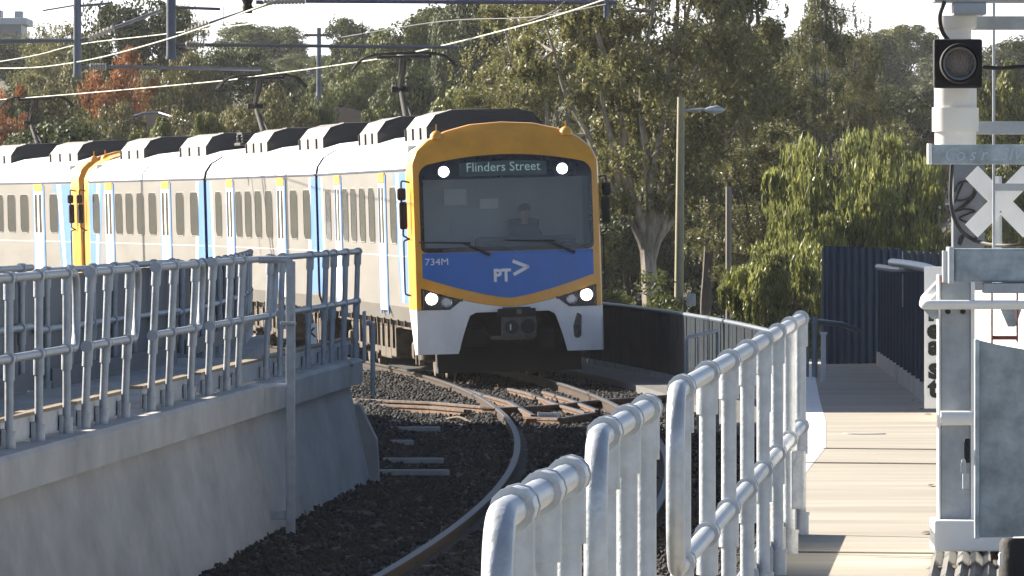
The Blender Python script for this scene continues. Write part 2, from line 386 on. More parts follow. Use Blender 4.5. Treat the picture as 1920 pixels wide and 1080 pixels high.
for i, (px, py) in enumerate([(848, 712), (882, 703), (935, 712), (965, 718), (1005, 735), (872, 760), (952, 770), (1110, 765), (845, 768)]):
    a = cross(px, py+8); m = MB(); m.box((a[0], a[1], -.1), (.09, .14, .10), rz=.3*i, bev=.015); m.cyl((a[0], a[1], -.05), (a[0], a[1], .0), .022, 8); m.cyl((a[0]+.05, a[1]-.05, -.06), (a[0]+.05, a[1]-.05, -.015), .015, 6)
    tag(m.build('rail_chair', rail_side), 'rusty bolted rail chair among the crossing rails', 'rail chair', 'bolted chairs of the flat crossing')
m = MB(); m.tube(smooth_path([(X(838, 131), 131, -.06), (X(862, 131), 130.6, -.03), (X(885, 131), 130.2, -.1)]), .016, 8)
tag(m.build('bond_cable', grime), 'dark bond cable lying by the crossing rails', 'cable')
# timber / cable duct lids at the wall end
for i, (px, py, w) in enumerate([(765, 803, 120), (772, 862, 120), (770, 884, 145), (735, 828, 80)]):
    D = FPX*2.8/(py-HY); m = MB(); m.box((X(px, D), D, -.06), (w*D/FPX, .25, .06), rz=.05, bev=.012)
    tag(m.build('cable_duct', concrete), ['thin cable duct lid nearest the flat crossing', 'upper of two cable ducts sticking out of the wall end', 'lower and longer of two cable ducts at the wall end', 'short cable duct stub between the others at the wall end'][i], 'cable duct', 'cable ducts at the end of the concrete wall')
m = MB(); m.box((X(742, 128), 128, -.05), (.13, .12, .08), rz=.5, bev=.025, rot=Matrix.Rotation(.3, 3, 'Y'))
tag(m.build('concrete_lump', concrete), 'pale lump of concrete lying on the ballast left of the crossing', 'rubble')

# right-hand path
def pl(D): return 1.40+.030*(D-50) if D > 44 else 1.22+(D-44)*.054      # left edge of the walkway
def pz(D): return 1.10 if D < 50 else 1.10-.33*(D-50)/75
mb = MB(); pd = [6, 12, 20, 30, 40, 44, 50, 60, 70, 80, 90, 100, 110, 120, 131]; vs = []
for D in pd: vs += [(pl(D)-.12, D, pz(D)), (pl(D)+5, D, pz(D)), (pl(D)-.12, D, pz(D)-.35), (pl(D)+5, D, -.8)]
fs = []
for j in range(len(pd)-1):
    a = j*4; fs += [(a, a+1, a+5, a+4), (a, a+4, a+6, a+2), (a+1, a+3, a+7, a+5)]
k = len(pd)*4-4; fs += [(0, 2, 3, 1), (k, k+1, k+3, k+2)]
mb.add(vs, fs); tag(mb.build('pedestrian_path', concrete_lt, loc=(0, 0, 0)), kind='structure')
mb = MB(); vs = []
for D in pd: vs += [(pl(D)-.10, D, pz(D)-.35), (pl(D)-.10, D, -.6)]
mb.add(vs, [(2*j, 2*j+1, 2*j+3, 2*j+2) for j in range(len(pd)-1)]); tag(mb.build('path_side', concrete, loc=(0, 0, 0)), kind='structure')
def path_pt(px, py):
    D = 80.
    for _ in range(12): D = FPX*(EYE-pz(D))/(py-HY)
    return Vector((X(px, D), D, pz(D)))
mb = MB(); vs = [path_pt(*q)+Vector((0, 0, .002)) for q in [(1440, 684), (1524, 684), (1536, 745), (1548, 790), (1549, 838), (1500, 900), (1440, 950)]]
mb.add(vs, [tuple(range(len(vs)))]); tag(mb.build('painted_marking', mat('white_ground_paint', (.72, .72, .71), .7, 0, .12, 3)), kind='structure')
mb = MB()
for py, th in ((840, .10), (867, .12), (1035, .05)):
    a = path_pt(1440, py); b = path_pt(1960, py+5)
    mb.add([a+Vector((0, -th, .004)), b+Vector((0, -th, .004)), b+Vector((0, th, .004)), a+Vector((0, th, .004))], [(0, 1, 2, 3)])
tag(mb.build('path_joints', joint_m), kind='structure')
mb = MB(); c = path_pt(1620, 814); mb.lathe((c.x, c.y, c.z), [(.17, .001), (.17, .008), (.14, .009)], 20)
tag(mb.build('inspection_cover', concrete), 'round inspection cover set in the sunlit path', 'cover')
# strip of concrete right of the train, shade put into its colour
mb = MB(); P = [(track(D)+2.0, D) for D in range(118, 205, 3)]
mb.sweep([(0, -.3), (.75, -.3), (.75, .02), (0, -.0)], [(x, y, 0) for x, y in P]); tag(mb.build('track_side_path', concrete_shade), kind='structure')

# ------------------------------------------------------------------ left platform: slab, battered wall
LP = [(11, 842), (78, 827), (131, 813), (160, 804), (184, 795), (233, 784), (276, 771), (318, 762), (355, 751), (391, 742), (424, 733), (455, 727), (495, 713), (522, 706), (574, 692), (598, 684), (620, 680), (648, 674), (668, 668)]
PF = 1.21
LPW = []
for px, py in LP:
    D = FPX*(EYE-PF)/(py-HY); LPW.append((X(px, D), D))
def front(D): return track(D)-.835-1.72-.08*math.sin((D-60)/12)   # platform edge (fit of the posts)
fx = np.polyfit([d for _, d in LPW], [x for x, _ in LPW], 2)
def front(D): return float(np.polyval(fx, D))
DE = 101.5
path = [(front(D), D, PF) for D in np.arange(46, DE+.1, 2.2)]
mb = MB(); mb.sweep([(.16, -.25), (.16, -.03), (.13, 0), (-5, 0), (-5, -1.6), (-.5, -1.6), (-.5, -.25)], path)
tag(mb.build('platform', concrete, loc=(0, 0, 0)), kind='structure')
mb = MB(); path2 = [(track(D)-4.0, D, PF-.15) for D in np.arange(101.6, 134, 3)]
mb.sweep([(0, -1.6), (0, 0), (-5, 0), (-5, -1.6)], path2); tag(mb.build('platform_ramp', concrete, loc=(0, 0, 0)), kind='structure')
mb = MB(); mb.sweep([(.30, -1.55), (.02, -.26), (-.3, -.26), (-.3, -1.55)], path); 
tag(mb.build('retaining_wall', concrete), 'grey battered concrete retaining wall below the left railing', 'wall')
e = path[-1]
mb = MB(); mb.prism([(e[0]-.1, -.2), (e[0]+.33, -.2), (e[0]+.3, .35), (e[0]+.12, .72), (e[0]-.1, .72)], DE-.2, DE+.7)
tag(mb.build('buttress_block', concrete), 'short concrete buttress block closing the end of the wall', 'concrete block')

# ------------------------------------------------------------------ pipe railings
PR = .029
def railing(name, label, pts, floor, hts, group, m, loop0=True, loop1=False, kick=None, lean=0., post_r=.028, loop_bottom=None, flat_ext=(0, 0)):
    """pts: post positions (x, y); hts: top & mid rail height"""
    top, mid = hts; base = (pts[0][0], pts[0][1], floor)
    root = thing(name, label, 'railing', base, group)
    P = [Vector((x, y, 0)) for x, y in pts]
    d0 = (P[0]-P[1]).normalized(); d1 = (P[-1]-P[-2]).normalized(); L = Vector((lean, 0, 0))
    a = P[0]+d0*flat_ext[0]; b = P[-1]+d1*flat_ext[1]
    def up(p, h): return p+Vector((0, 0, floor+h))+L*(h/top)
    tp = [up(a, top)]+[up(p, top) for p in P]+[up(b, top)]
    mp = [up(a, mid)]+[up(p, mid) for p in P]+[up(b, mid)]
    if loop0:
        lb = [up(a, mid), up(a+d0*.45, mid), up(a+d0*.45, top), up(a, top)]
        t = MB(); t.tube(fillet(lb, .22, 6), PR, 12); t.build('end_loop', m, root)
    if loop1:
        lb = [up(b, mid), up(b+d1*.45, mid), up(b+d1*.45, top), up(b, top)]
        t = MB(); t.tube(fillet(lb, .22, 6), PR, 12); t.build('end_loop', m, root)
    t = MB(); t.tube(tp, PR, 12); t.build('top_rail', m, root)
    t = MB(); t.tube(mp, PR, 12); t.build('middle_rail', m, root)
    for i, p in enumerate(P):
        t = MB(); t.tube([up(p, -.02), up(p, top)], post_r, 12)
        for h in (top, mid):                      # tee fittings with their rings
            q = up(p, h); dd = (P[min(i+1, len(P)-1)]-P[max(i-1, 0)]).normalized()
            t.tube([q-dd*.11, q-dd*.10, q+dd*.10, q+dd*.11], [.033, .040, .040, .033], 12)
            t.tube([q-dd*.125, q-dd*.105], .043, 12); t.tube([q+dd*.105, q+dd*.125], .043, 12)
            t.tube([up(p, h-.14), up(p, h)], .037, 12)
        po = t.build('post', m, root)
        t = MB(); t.tube([up(p, -.10), up(p, .10)], .042, 12); t.box(p+Vector((-.035, 0, floor+.03)), (.03, .13, .2), bev=.006); t.tube([up(p, .10), up(p, .115)], .046, 12)
        t.build('base_socket', m, po)
    if kick:
        t = MB(); t.sweep([(-.065, .02), (-.055, .02), (-.055, .17), (-.065, .17)], [(q.x, q.y, floor) for q in [a]+P+[b+d1*.5*loop1]]); kp = t.build('kick_plate', m, root)
        if loop1 or lean: t = MB(); t.sweep([(-.16, .171), (-.045, .171), (-.045, .195), (-.16, .195)], [(q.x, q.y, floor) for q in [a]+P+[b+d1*.5*loop1]]); t.build('timber_capping', tan_timber, kp)
    return root
GL = 'galvanised railings on the left platform edge'
idx = [(0, 3), (3, 6), (6, 9), (9, 13), (13, 19)]
labs = ['grey pipe railing section at the left edge of the picture, nearest on the platform', 'short pipe railing section, second along the left platform edge', 'middle pipe railing section on the left platform edge', 'pipe railing section just left of the tall square wall post', 'farthest pipe railing section, right of the tall wall post and carrying the K plate']
for k, ((i0, i1), lb) in enumerate(zip(idx, labs)):
    pts = [(front(LPW[i][1]), LPW[i][1]) for i in range(i0, i1)]
    if k == 0: pts = [(front(D), D) for D in (52, 54.2, 56.3, 58.4, 60.5)]+pts
    railing('pipe_railing', lb, pts, PF, (1.10, .58), GL, galv_dull, loop0=False, loop1=(k in (0, 1, 2, 3)), kick=True, lean=[0, .045, .05, .045, .03][k], flat_ext=(0.12, 0.35 if k != 4 else .1))
# rear railing of the platform with solid screens
RF = [PF+.01, PF-.01, PF-.05, PF-.09]
bp = [(front(D)-1.62, D) for D in np.arange(48, 100, 2.4)]+[(track(D)-4.25, D) for D in np.arange(102, 131, 2.4)]
for k, (s0, s1) in enumerate([(0, 8), (8, 15), (15, 22), (22, len(bp))]):
    pts = bp[s0:s1+1][:(s1-s0)]
    r = railing('screen_railing', ['rear railing with grey sheet infill, nearest part', 'rear railing with grey sheet infill at the left picture edge', 'rear railing with grey sheet infill behind the middle of the front railing', 'farthest rear railing with grey sheet infill below the train'][k], pts, RF[k], (1.06, .56), 'rear railings with sheet infill on the left platform', galv_dull, loop0=False, flat_ext=(.9, .9))
    t = MB(); t.sweep([(-.06, .02), (-.05, .02), (-.05, 1.02), (-.06, 1.02)], [(x, y, RF[k]) for x, y in ([(pts[0][0]-(pts[1][0]-pts[0][0])*.5, pts[0][1]-1.19)]+pts+[(pts[-1][0]+(pts[-1][0]-pts[-2][0])*.5, pts[-1][1]+1.19)])]); t.build('infill_sheet', screen_m, r)
    t = MB(); t.sweep([(.03, .0), (.05, .0), (.05, .17), (.03, .17)], [(x, y, PF) for x, y in pts]); t.build('kick_board', screen_m, r)
# small plate with K
m_root = thing('letter_plate', 'white plate with a black K fixed low behind the far left railing', 'plate', (X(586, 92), 95.2, PF+.3))
m = MB(); x0 = X(586, 95); m.box((x0, 95.2, Z(626, 95)), (.075, .012, .20), bev=.004); m.build('plate', white_paint, m_root)
vs, fs = text_mesh('K', .13, .003); m = MB(); m.add([(x0-.055+u, 95.19, Z(632, 95)+v) for u, v in vs], fs); m.build('lettering', mark_black, m_root)
# tall square post standing in the ballast against the wall
D = 85.5; x = X(545, D)
root = thing('wall_post', 'tall square steel post in front of the concrete wall', 'post', (x, D, -.15))
m = MB(); m.box((x, D, (Z(490, D)-.15)/2), (.082, .08, Z(490, D)+.15), bev=.008); m.build('post', galv_dull, root)
m = MB(); m.box((x-.21, D-.0, Z(966, D)), (.36, .06, .08), bev=.01); m.box((x-.40, D, Z(966, D)), (.02, .1, .11)); m.build('lower_bracket', galv_dull, root)
m = MB(); m.box((x-.20, D, Z(722, D)), (.34, .12, .022)); m.build('shelf_bracket', galv, root)
m = MB(); m.tube(fillet([(x-.28, D, Z(487, D)), (x, D, Z(487, D)), (x, D, Z(530, D))], .06), .032, 12); m.build('rail_elbow', galv_dull, root)
m = MB(); m.box((x-.02, D-.07, Z(606, D)), (.14, .06, .03), bev=.008); m.cyl((x+.03, D-.06, Z(610, D)), (x+.03, D-.06, Z(590, D)), .014, 8); m.build('latch', galv_dull, root)
# loop of pipe at the platform's end
D = 100.5
m = MB(); m.tube(fillet([(X(686, D), D, Z(606, D)), (X(699, D), D, Z(606, D)), (X(699, D), D, Z(742, D))], .05), .026, 10)
tag(m.build('pipe_loop', galv_dull), 'bent grey pipe rising at the end of the left platform', 'pipe')
m = MB(); m.box((X(683, 99), 99, PF+.25), (.03, .6, .52), bev=.008); tag(m.build('sheet_screen', galv_dull), 'flat grey end panel of the left platform railing', 'panel')

# right-hand white railings
FL = 1.10; TOPH = 1.095
def rp(px, py): D = FPX*(EYE-FL-TOPH)/(py-HY); return (X(px, D), D)
GR = 'bright galvanised railings along the footpath'
s1 = [rp(966, 952), rp(1022, 921), rp(1066, 893)]; s2 = [rp(1135, 812), rp(1176, 788), rp(1212, 767)]
s3 = [rp(1279, 727), rp(1322, 700), rp(1357, 678), rp(1392, 656), rp(1421, 639), rp(1446, 625), rp(1473, 611), rp(1501, 598)]
# keep each section straight
def straight(p):
    n = len(p); a, b = np.array(p[0]), np.array(p[-1]); return [tuple(a+(b-a)*i/(n-1)) for i in range(n)]
railing('pipe_railing', 'nearest bright pipe railing section, cut by the bottom edge', straight(s1), FL, (TOPH, .55), GR, galv, flat_ext=(.2, .1))
railing('pipe_railing', 'second bright pipe railing section, short, between the nearest and the long one', straight(s2), FL, (TOPH, .55), GR, galv, flat_ext=(.15, .1))
r3 = railing('pipe_railing', 'long bright pipe railing section bordering the sunlit path', straight(s3), FL, (TOPH, .55), GR, galv, flat_ext=(.2, .1), kick=True)
a, b = s3[-2], s3[-1]
m = MB(); m.box((a[0]+.06, a[1], FL+.36), (.07, .04, .28), bev=.01); m.cyl((a[0]+.06, a[1]-.03, FL+.44), (a[0]+.06, a[1]+.03, FL+.44), .018, 10); m.cyl((a[0]+.06, a[1]-.03, FL+.28), (a[0]+.06, a[1]+.03, FL+.28), .018, 10); m.build('hinge_plate', galv, r3)
# small white loop by the track and the far handrails
D = 124; root = thing('track_side_handrail', 'small white pipe frame standing by the track before the dark fence', 'handrail', (X(1318, D), D, -.1))
xa, xb = X(1288, D), X(1347, D)
m = MB(); m.tube(fillet([(xa, D, -.1), (xa, D, Z(633, D)), (xb, D+.6, Z(621, D)), (xb, D+.6, -.1)], .05), .024, 10); m.build('frame', galv, root)
for t in (.36, .68):
    m = MB(); q = xa+(xb-xa)*t; m.tube([(q, D+.6*t, -.1), (q, D+.6*t, Z(633-12*t, D))], .012, 8); m.build('baluster', galv, root)
D = 112; root = thing('path_end_railing', 'dark pipe handrail on posts beside the shaded end of the path', 'railing', (X(1520, D), D, pz(D)))
m = MB(); m.tube([(X(1512, D), D, Z(600, D)), (X(1590, D), D+2, Z(612, D)), (X(1626, D), D+3, Z(626, D))], .032, 10); m.build('top_rail', galv_dull, root)
for px in (1514, 1528):
    m = MB(); m.tube([(X(px, D), D+.1, pz(D)), (X(px, D), D+.1, Z(594, D))], .035 if px > 1520 else .022, 10); m.build('post', galv_dull, root)
D = 108; m = MB(); m.box((X(1544, D), D, (pz(D)+Z(626, D))/2), (.055, .05, Z(626, D)-pz(D)), bev=.006); m.box((X(1544, D), D, Z(625, D)), (.08, .07, .03), bev=.005)
tag(m.build('marker_post', white_paint), 'short white marker post at the foot of the corrugated fence', 'post')

# ------------------------------------------------------------------ fences
P = [(track(D)+2.75, D) for D in range(128, 212, 2)]
root = thing('sheet_fence', 'low dark sheet fence behind the right side of the train', 'fence', (P[0][0], P[0][1], -.2))
for k in range(len(P)-1):
    (x0, y0), (x1, y1) = P[k], P[k+1]
    def lp(t): return (x0+(x1-x0)*t, y0+(y1-y0)*t, 0)
    m = MB(); q = [lp(.005), lp(.05), lp(.08), lp(.47), lp(.5), lp(.53), lp(.92), lp(.95), lp(.995)]; bump = [0, 0, .012, .012, 0, .012, .012, 0, 0]
    vs = []
    for (xx, yy, _), bb in zip(q, bump): vs += [(xx-bb*1.6, yy-bb, .12), (xx-bb*1.6, yy-bb, 1.08)]
    for (xx, yy, _), bb in zip(q, bump): vs += [(xx-bb*1.6+.01, yy-bb, .12), (xx-bb*1.6+.01, yy-bb, 1.08)]
    n = len(q); m.add(vs, [(2*i, 2*i+2, 2*i+3, 2*i+1) for i in range(n-1)]+[(2*n+2*i, 2*n+2*i+1, 2*n+2*i+3, 2*n+2*i+2) for i in range(n-1)])
    m.build('panel', fence_m, root)
    m = MB(); m.box((x0-.012, y0, .6), (.02, .03, .96)); m.build('cover_strip', poddark, root)
    m = MB(); m.box((x0+.06, y0, .40), (.05, .05, 1.3), bev=.008); m.build('post', fence_m, root)
m = MB(); m.tube([(x, y, 1.11) for x, y in P], .035, 8); m.build('top_rail', fence_rail_m, root)
m = MB()
for k in range(len(P)-1):
    (x0, y0), (x1, y1) = P[k], P[k+1]
    for t in np.arange(.1, 1, .2): m.box((x0+(x1-x0)*t, y0+(y1-y0)*t, 0), (.025, .025, .24))
m.tube([(x, y, -.02) for x, y in P], .018, 6); m.build('lower_pickets', fence_rail_m, root)
mb = MB(); mb.sweep([(-.08, -.35), (.08, -.35), (.08, -.09), (-.08, -.09)], [(x, y, 0) for x, y in P]); tag(mb.build('fence_kerb', asphalt), kind='structure')

def corrugated(name, label, a, b, z0a, z0b, h0, h1, m_, pitch=.10, amp=.022, plinth=False):
    a, b = Vector((a[0], a[1], 0)), Vector((b[0], b[1], 0)); L = (b-a).length; d = (b-a)/L; nrm = Vector((d.y, -d.x, 0))
    root = thing(name, label, 'fence', (a.x, a.y, z0a)); n = int(L/pitch*6); m = MB(); vs = []
    for i in range(n+1):
        t = i/n; o = amp*math.tanh(2.2*math.sin(2*math.pi*t*L/pitch))/1.0; q = a+d*(t*L)+nrm*o; z0 = z0a+(z0b-z0a)*t; hh = h0+(h1-h0)*t
        vs += [(q.x, q.y, z0), (q.x, q.y, z0+hh)]
    m.add(vs, [(2*i, 2*i+2, 2*i+3, 2*i+1) for i in range(n)], 0, False); m.build('corrugated_sheet', m_, root)
    for t in np.linspace(0.02, .98, max(2, int(L/(2.4 if plinth else 1.8))+1)):
        q = a+d*(t*L)+nrm*((amp+.03) if plinth else -(amp+.035)); m = MB(); zz = z0a+(z0b-z0a)*t; m.box((q.x, q.y, zz+(h0+(h1-h0)*t)/2), (.05, .05, h0+(h1-h0)*t-.05)); m.build('post', m_ if plinth else fence_rail_m, root)
    if plinth:
        m = MB(); q0, q1 = a+nrm*.06, b+nrm*.06
        m.sweep([(-.02, 0), (.02, 0), (.02, .17), (-.02, .17)], [(q0.x, q0.y, z0a), (q1.x, q1.y, z0b)]); m.build('plinth_board', concrete, root)
    return root
zz = pz(125)
corrugated('corrugated_fence', 'tall dark blue corrugated fence closing the end of the path', (X(1545, 125), 125), (X(1692, 125.4), 125.4), zz, zz, Z(461, 125)-zz, Z(466, 125)-zz, corr_m)
corrugated('corrugated_fence', 'corrugated fence stepping back behind the path end, partly sunlit', (X(1690, 132), 132), (X(1830, 132), 132), zz-.1, zz-.1, Z(470, 132)-zz+.1, Z(478, 132)-zz+.1, corr_m)
fa, fb = path_pt(1655, 684), path_pt(1795, 790)
rf = corrugated('corrugated_fence', 'dark corrugated fence along the right side of the path', (fa.x, fa.y), (fb.x, fb.y), fa.z, fb.z, Z(505, fa.y)-fa.z, Z(505, fb.y)-fb.z, corr_m, plinth=True)
m = MB(); m.tube([(X(1646, 119), 119, Z(500, 119)), (X(1690, 116), 116, Z(506, 116))], .035, 10); m.build('end_rail', galv_dull, rf)
m = MB(); m.tube(smooth_path([(X(1672, 108), 108, Z(492, 108)), (X(1710, 100), 100, Z(497, 100)), (X(1745, 92), 92, Z(505, 92)), (X(1790, 88), 88, Z(525, 88))]), .045, 12); m.build('hand_rail', galv, rf)
m = MB(); m.box((X(1694, 105), 105, Z(545, 105)), (.03, .02, .35)); m.build('strap', galv_dull, rf)
m = MB(); m.box((X(1695, 104.9), 104.9, Z(553, 105)), (.028, .02, .09)); m.build('reflector', chev, rf)

# ------------------------------------------------------------------ crossing equipment on the right
DD = 46.0
def bx(m, x0, y0, x1, y1, D, dep, bev=.006, mi=0, rz=0): return m.box((X((x0+x1)/2, D), D+dep/2, (Z(y0, D)+Z(y1, D))/2), ((x1-x0)*D/FPX, dep, (y1-y0)*D/FPX), rz, mi, bev)
def pxr(px, D): return px*D/FPX
base_z = FL
# warning-light mast
xm = X(1795, DD)
root = thing('warning_light_mast', 'cream mast carrying a square black warning light with round lens', 'signal', (xm, DD+.2, base_z))
m = MB(); m.lathe((xm, DD+.2, 0), [(pxr(39, DD), Z(275, DD)), (pxr(39, DD), Z(246, DD)), (pxr(44, DD), Z(246, DD)), (pxr(44, DD), Z(201, DD)), (pxr(40, DD), Z(201, DD)), (pxr(40, DD), Z(160, DD)), (pxr(30, DD), Z(150, DD)), (pxr(30, DD), Z(55, DD)), (pxr(40, DD), Z(50, DD)), (pxr(40, DD), Z(28, DD))], 28); m.build('mast_tube', cream, root)
m = MB(); bx(m, 1788, 4, 1850, 28, DD, .25, .01); bx(m, 1752, -40, 1960, 4, DD, .3, .01); m.build('top_bracket', galv_dull, root)
m = MB(); bx(m, 1800, 30, 1990, 56, DD+.35, .06, .006); m.build('side_arm', galv_dull, root)
m = MB(); bx(m, 1820, 228, 1990, 252, DD+.45, .05, .006); m.build('rear_arm', galv_dull, root)
hd = MB(); bx(hd, 1751, 73, 1842, 165, DD-.12, .12, .012); ho = hd.build('signal_head', blackm, root)
m = MB(); m.lathe((X(1797, DD), DD-.14, Z(120, DD)), [(pxr(37, DD), -.10), (pxr(38, DD), .02), (pxr(34, DD), .02), (pxr(33, DD), -.10), (pxr(37, DD), -.10)], 30, axis='Y', cap=False); m.build('visor', blackm, ho)
m = MB(); m.lathe((X(1797, DD), DD-.125, Z(120, DD)), [(pxr(31, DD), -.012), (pxr(31, DD), .0)], 30, axis='Y'); m.build('lens_ring', galv_dull, ho)
lensm = mat('unlit_lamp_lens', (.36, .31, .28), .3, 0, .25, 90, bump=.9, bscale=110)
m = MB(); c0 = (X(1797, DD), DD-.14, Z(120, DD)); m.lathe(c0, [(pxr(27, DD), 0), (pxr(22, DD), -.008), (pxr(12, DD), -.014), (.001, -.016)], 30, axis='Y')
for k in range(70):
    rr = pxr(26, DD)*math.sqrt(k/70); aa = k*2.39996; m.lathe((c0[0]+rr*math.cos(aa), c0[1]-.011, c0[2]+rr*math.sin(aa)), [(.0042, 0), (.003, -.004)], 6, axis='Y')
m.build('lens', lensm, ho)
m = MB(); m.tube(smooth_path([(X(1771, DD), DD, Z(4, DD)), (X(1762, DD), DD-.02, Z(30, DD)), (X(1766, DD), DD-.02, Z(58, DD)), (X(1778, DD), DD-.02, Z(76, DD))]), pxr(4, DD), 8); m.build('cable', wire_d, root)
m = MB(); m.tube(smooth_path([(X(1842, DD), DD-.05, Z(126, DD)), (X(1880, DD), DD-.05, Z(128, DD)), (X(1960, DD), DD-.05, Z(122, DD))]), pxr(4, DD), 8); m.build('cable', wire_d, root)
# scribbled cross bar
root = thing('sign_bar', 'grey steel cross bar with chalky scribbles under the warning light', 'bar', (X(1850, DD), DD, Z(308, DD)))
m = MB(); bx(m, 1748, 271, 2050, 308, DD-.2, .12, .004); m.build('bar', galv_old, root)
m = MB(); bx(m, 1740, 269, 1747.6, 308, DD-.21, .13, .003); m.build('end_cap', white_paint, root)
vs, fs = text_mesh('Co s r 23IW', .085, .0, .3); m = MB(); m.add([(X(1765, DD)+u*.92, DD-.203, Z(301, DD)+v) for u, v in vs], fs)
for k in range(2): m.tube([(X(1785, DD)+math.cos(a/3)*.03*(1+.2*k)+.02*k, DD-.203, Z(290, DD)+math.sin(a/3)*.03) for a in range(0, 19)], .0018, 4)
m.build('scribble', chalk, root)
# lower mast with black scribbles, its shade put into the slate colour
root = thing('lower_mast', 'lower mast coloured slate for its shade, with looping black graffiti left of the white cross', 'mast', (X(1816, DD+1.5), DD+1.5, Z(470, DD+1.5)))
m = MB(); bx(m, 1787, 300, 1846, 760, DD+1.5, .2, .006); m.build('box', mat('slate_mast_shade', (.13, .15, .18), .5, 0, .12, 3), root)
gm = MB(); D = DD+1.49
def scr(pts, r=2.0): gm.tube(smooth_path([(X(a, D), D, Z(b, D)) for a, b in pts], 8), pxr(r, D), 6)
scr([(1790, 360), (1797, 345), (1815, 340), (1827, 350), (1822, 368), (1803, 376), (1790, 374)]); scr([(1806, 343), (1797, 362), (1790, 380)])
scr([(1790, 396), (1808, 384), (1829, 360), (1824, 372), (1805, 390), (1795, 396)]); scr([(1790, 397), (1810, 392), (1828, 396), (1815, 401), (1799, 410), (1822, 420)])
scr([(1797, 458), (1801, 445), (1807, 442), (1800, 460)], 2); scr([(1826, 452), (1832, 444), (1830, 438)], 2)
gm.build('graffiti', mark_black, root)
m = MB(); m.tube(smooth_path([(X(1784, D), D-.05, Z(308, D)), (X(1782, D), D-.05, Z(380, D)), (X(1796, D), D-.06, Z(425, D)), (X(1830, D), D-.06, Z(452, D)), (X(1880, D), D-.45, Z(460, D)), (X(1960, D), D-.45, Z(452, D))]), pxr(3.6, D), 8)
tag(m.build('hanging_cable', wire_d), 'black cable looping from the scribbled bar across the slate lower mast', 'cable')
# crossbuck
D = 47.2; cx0, cz0 = X(1876, D), Z(378, D)
root = thing('crossing_sign', 'white diagonal cross level crossing sign behind the thin pole', 'sign', (cx0, D, base_z))
for k, s in enumerate((1, -1)):
    ang = s*R(45); m = MB(); m.box((cx0-.002*k, D-.007*k, cz0), (pxr(156, D), .006, pxr(34, D)), bev=.001, rot=Matrix.Rotation(R(-14), 3, 'Z') @ Matrix.Rotation(ang, 3, 'Y')); m.build('arm', white_paint, root)
m = MB(); m.cyl((X(1872, D), D+.12, base_z), (X(1872, D), D+.12, Z(330, D)), pxr(9, D), 12); m.build('post', galv, root)
m = MB(); m.cyl((cx0, D-.012, cz0-.05), (cx0, D-.003, cz0-.05), .006, 8); m.build('bolt', galv_dull, root)
m = MB(); bx(m, 1862, 344, 2050, 358, D-.28, .03, .004); m.cyl((X(1858, D), D-.28, base_z), (X(1858, D), D-.28, Z(-60, D)), pxr(2.6, D), 8)
tag(m.build('thin_pole', galv_dull), 'thin grey pole with a side bar crossing before the white cross', 'pole')
# boom beam
root = thing('boom_beam', 'thick galvanised box beam reaching in from the right edge', 'beam', (X(1850, 44), 44, Z(530, 44)))
m = MB(); bx(m, 1790, 466, 2060, 529, 44, .25, .01); m.build('beam', galv_old, root)
m = MB(); bx(m, 1779, 463, 1789.6, 532, 43.98, .28, .006); m.build('end_plate', galv, root)
m = MB(); bx(m, 1845, 531, 2060, 550, 43.95, .2, .004); m.build('mounting_plate', galv_dull, root)
m = MB(); bx(m, 1768, 470, 1779, 530, 44.1, .1, .004); m.build('clear_cover', galv, root)
# gate column with pipes
root = thing('gate_column', 'grey channel column with its sunlit edge painted white, carrying white pipes', 'column', (X(1790, 45), 45, base_z))
m = MB(); bx(m, 1764, 515, 1820, 980, 45, .16, .006); m.build('column', galv_dull, root)
m = MB(); bx(m, 1760, 515, 1763.5, 980, 44.98, .2, .001); bx(m, 1820.5, 515, 1828, 980, 44.98, .2, .001); m.build('flange', white_paint, root)  # left edge's sunlight painted white; the grey face holds the shade
m = MB(); m.tube(fillet([(X(1790, 45.5), 45.5, Z(505, 45)), (X(1735, 45.2), 45.2, Z(560, 45)), (X(1732, 44.9), 44.9, Z(571, 45)), (X(2050, 44.9), 44.9, Z(571, 45))], .03), pxr(9, 45), 12); m.build('upper_pipe', white_paint, root)
m = MB(); m.tube([(X(1764, 44.9), 44.9, Z(783, 45)), (X(1826, 44.9), 44.9, Z(783, 45))], pxr(14, 45), 14); m.build('lower_pipe', white_paint, root)
for px in (1777, 1805):
    m = MB(); m.cyl((X(px, 45), 44.97, Z(584, 45)), (X(px, 45), 45, Z(584, 45)), pxr(5, 45), 10); m.build('bolt', blackm, root)
m = MB(); m.prism([(X(1730, 45), Z(578, 45)), (X(1762, 45), Z(578, 45)), (X(1762, 45), Z(598, 45)), (X(1748, 45), Z(598, 45))], 45.02, 45.06); m.build('gusset', galv_old, root)
m = MB(); bx(m, 1763, 520, 1782, 528, 44.97, .02, .002); m.build('red_tab', red_m, root)
m = MB(); bx(m, 1752, 976, 1900, 1034, 44.8, .5, .01); m.build('footing', white_paint, root)
# stacked-letter sign
D = 47.6
root = thing('name_sign', 'narrow white sign with stacked black letters half hidden by the gate column', 'sign', (X(1764, D), D, Z(766, D)))
xw = pxr(62, D); SR = Matrix.Rotation(R(-24), 3, 'Z'); m = MB(); m.box((X(1765, D), D, (Z(500, D)+Z(766, D))/2), (xw*1.09, .012, Z(500, D)-Z(766, D)), bev=.002, rot=SR); m.build('panel', white_paint, root)
lm = MB()
for ch, yb in (('r', 600), ('e', 633), ('a', 664), ('s', 708), ('t', 743)):
    vs, fs = text_mesh(ch, .125 if ch != 's' else .14, .007); u0 = sum(v[0] for v in vs)/len(vs)
    lm.add([Vector((X(1765, D), D, Z(yb, D)+v))+SR @ Vector((X(1753, D)-X(1765, D)+(u-u0)*1.15, -.009, 0)) for u, v in vs], fs)
lm.build('lettering', mark_black, root)
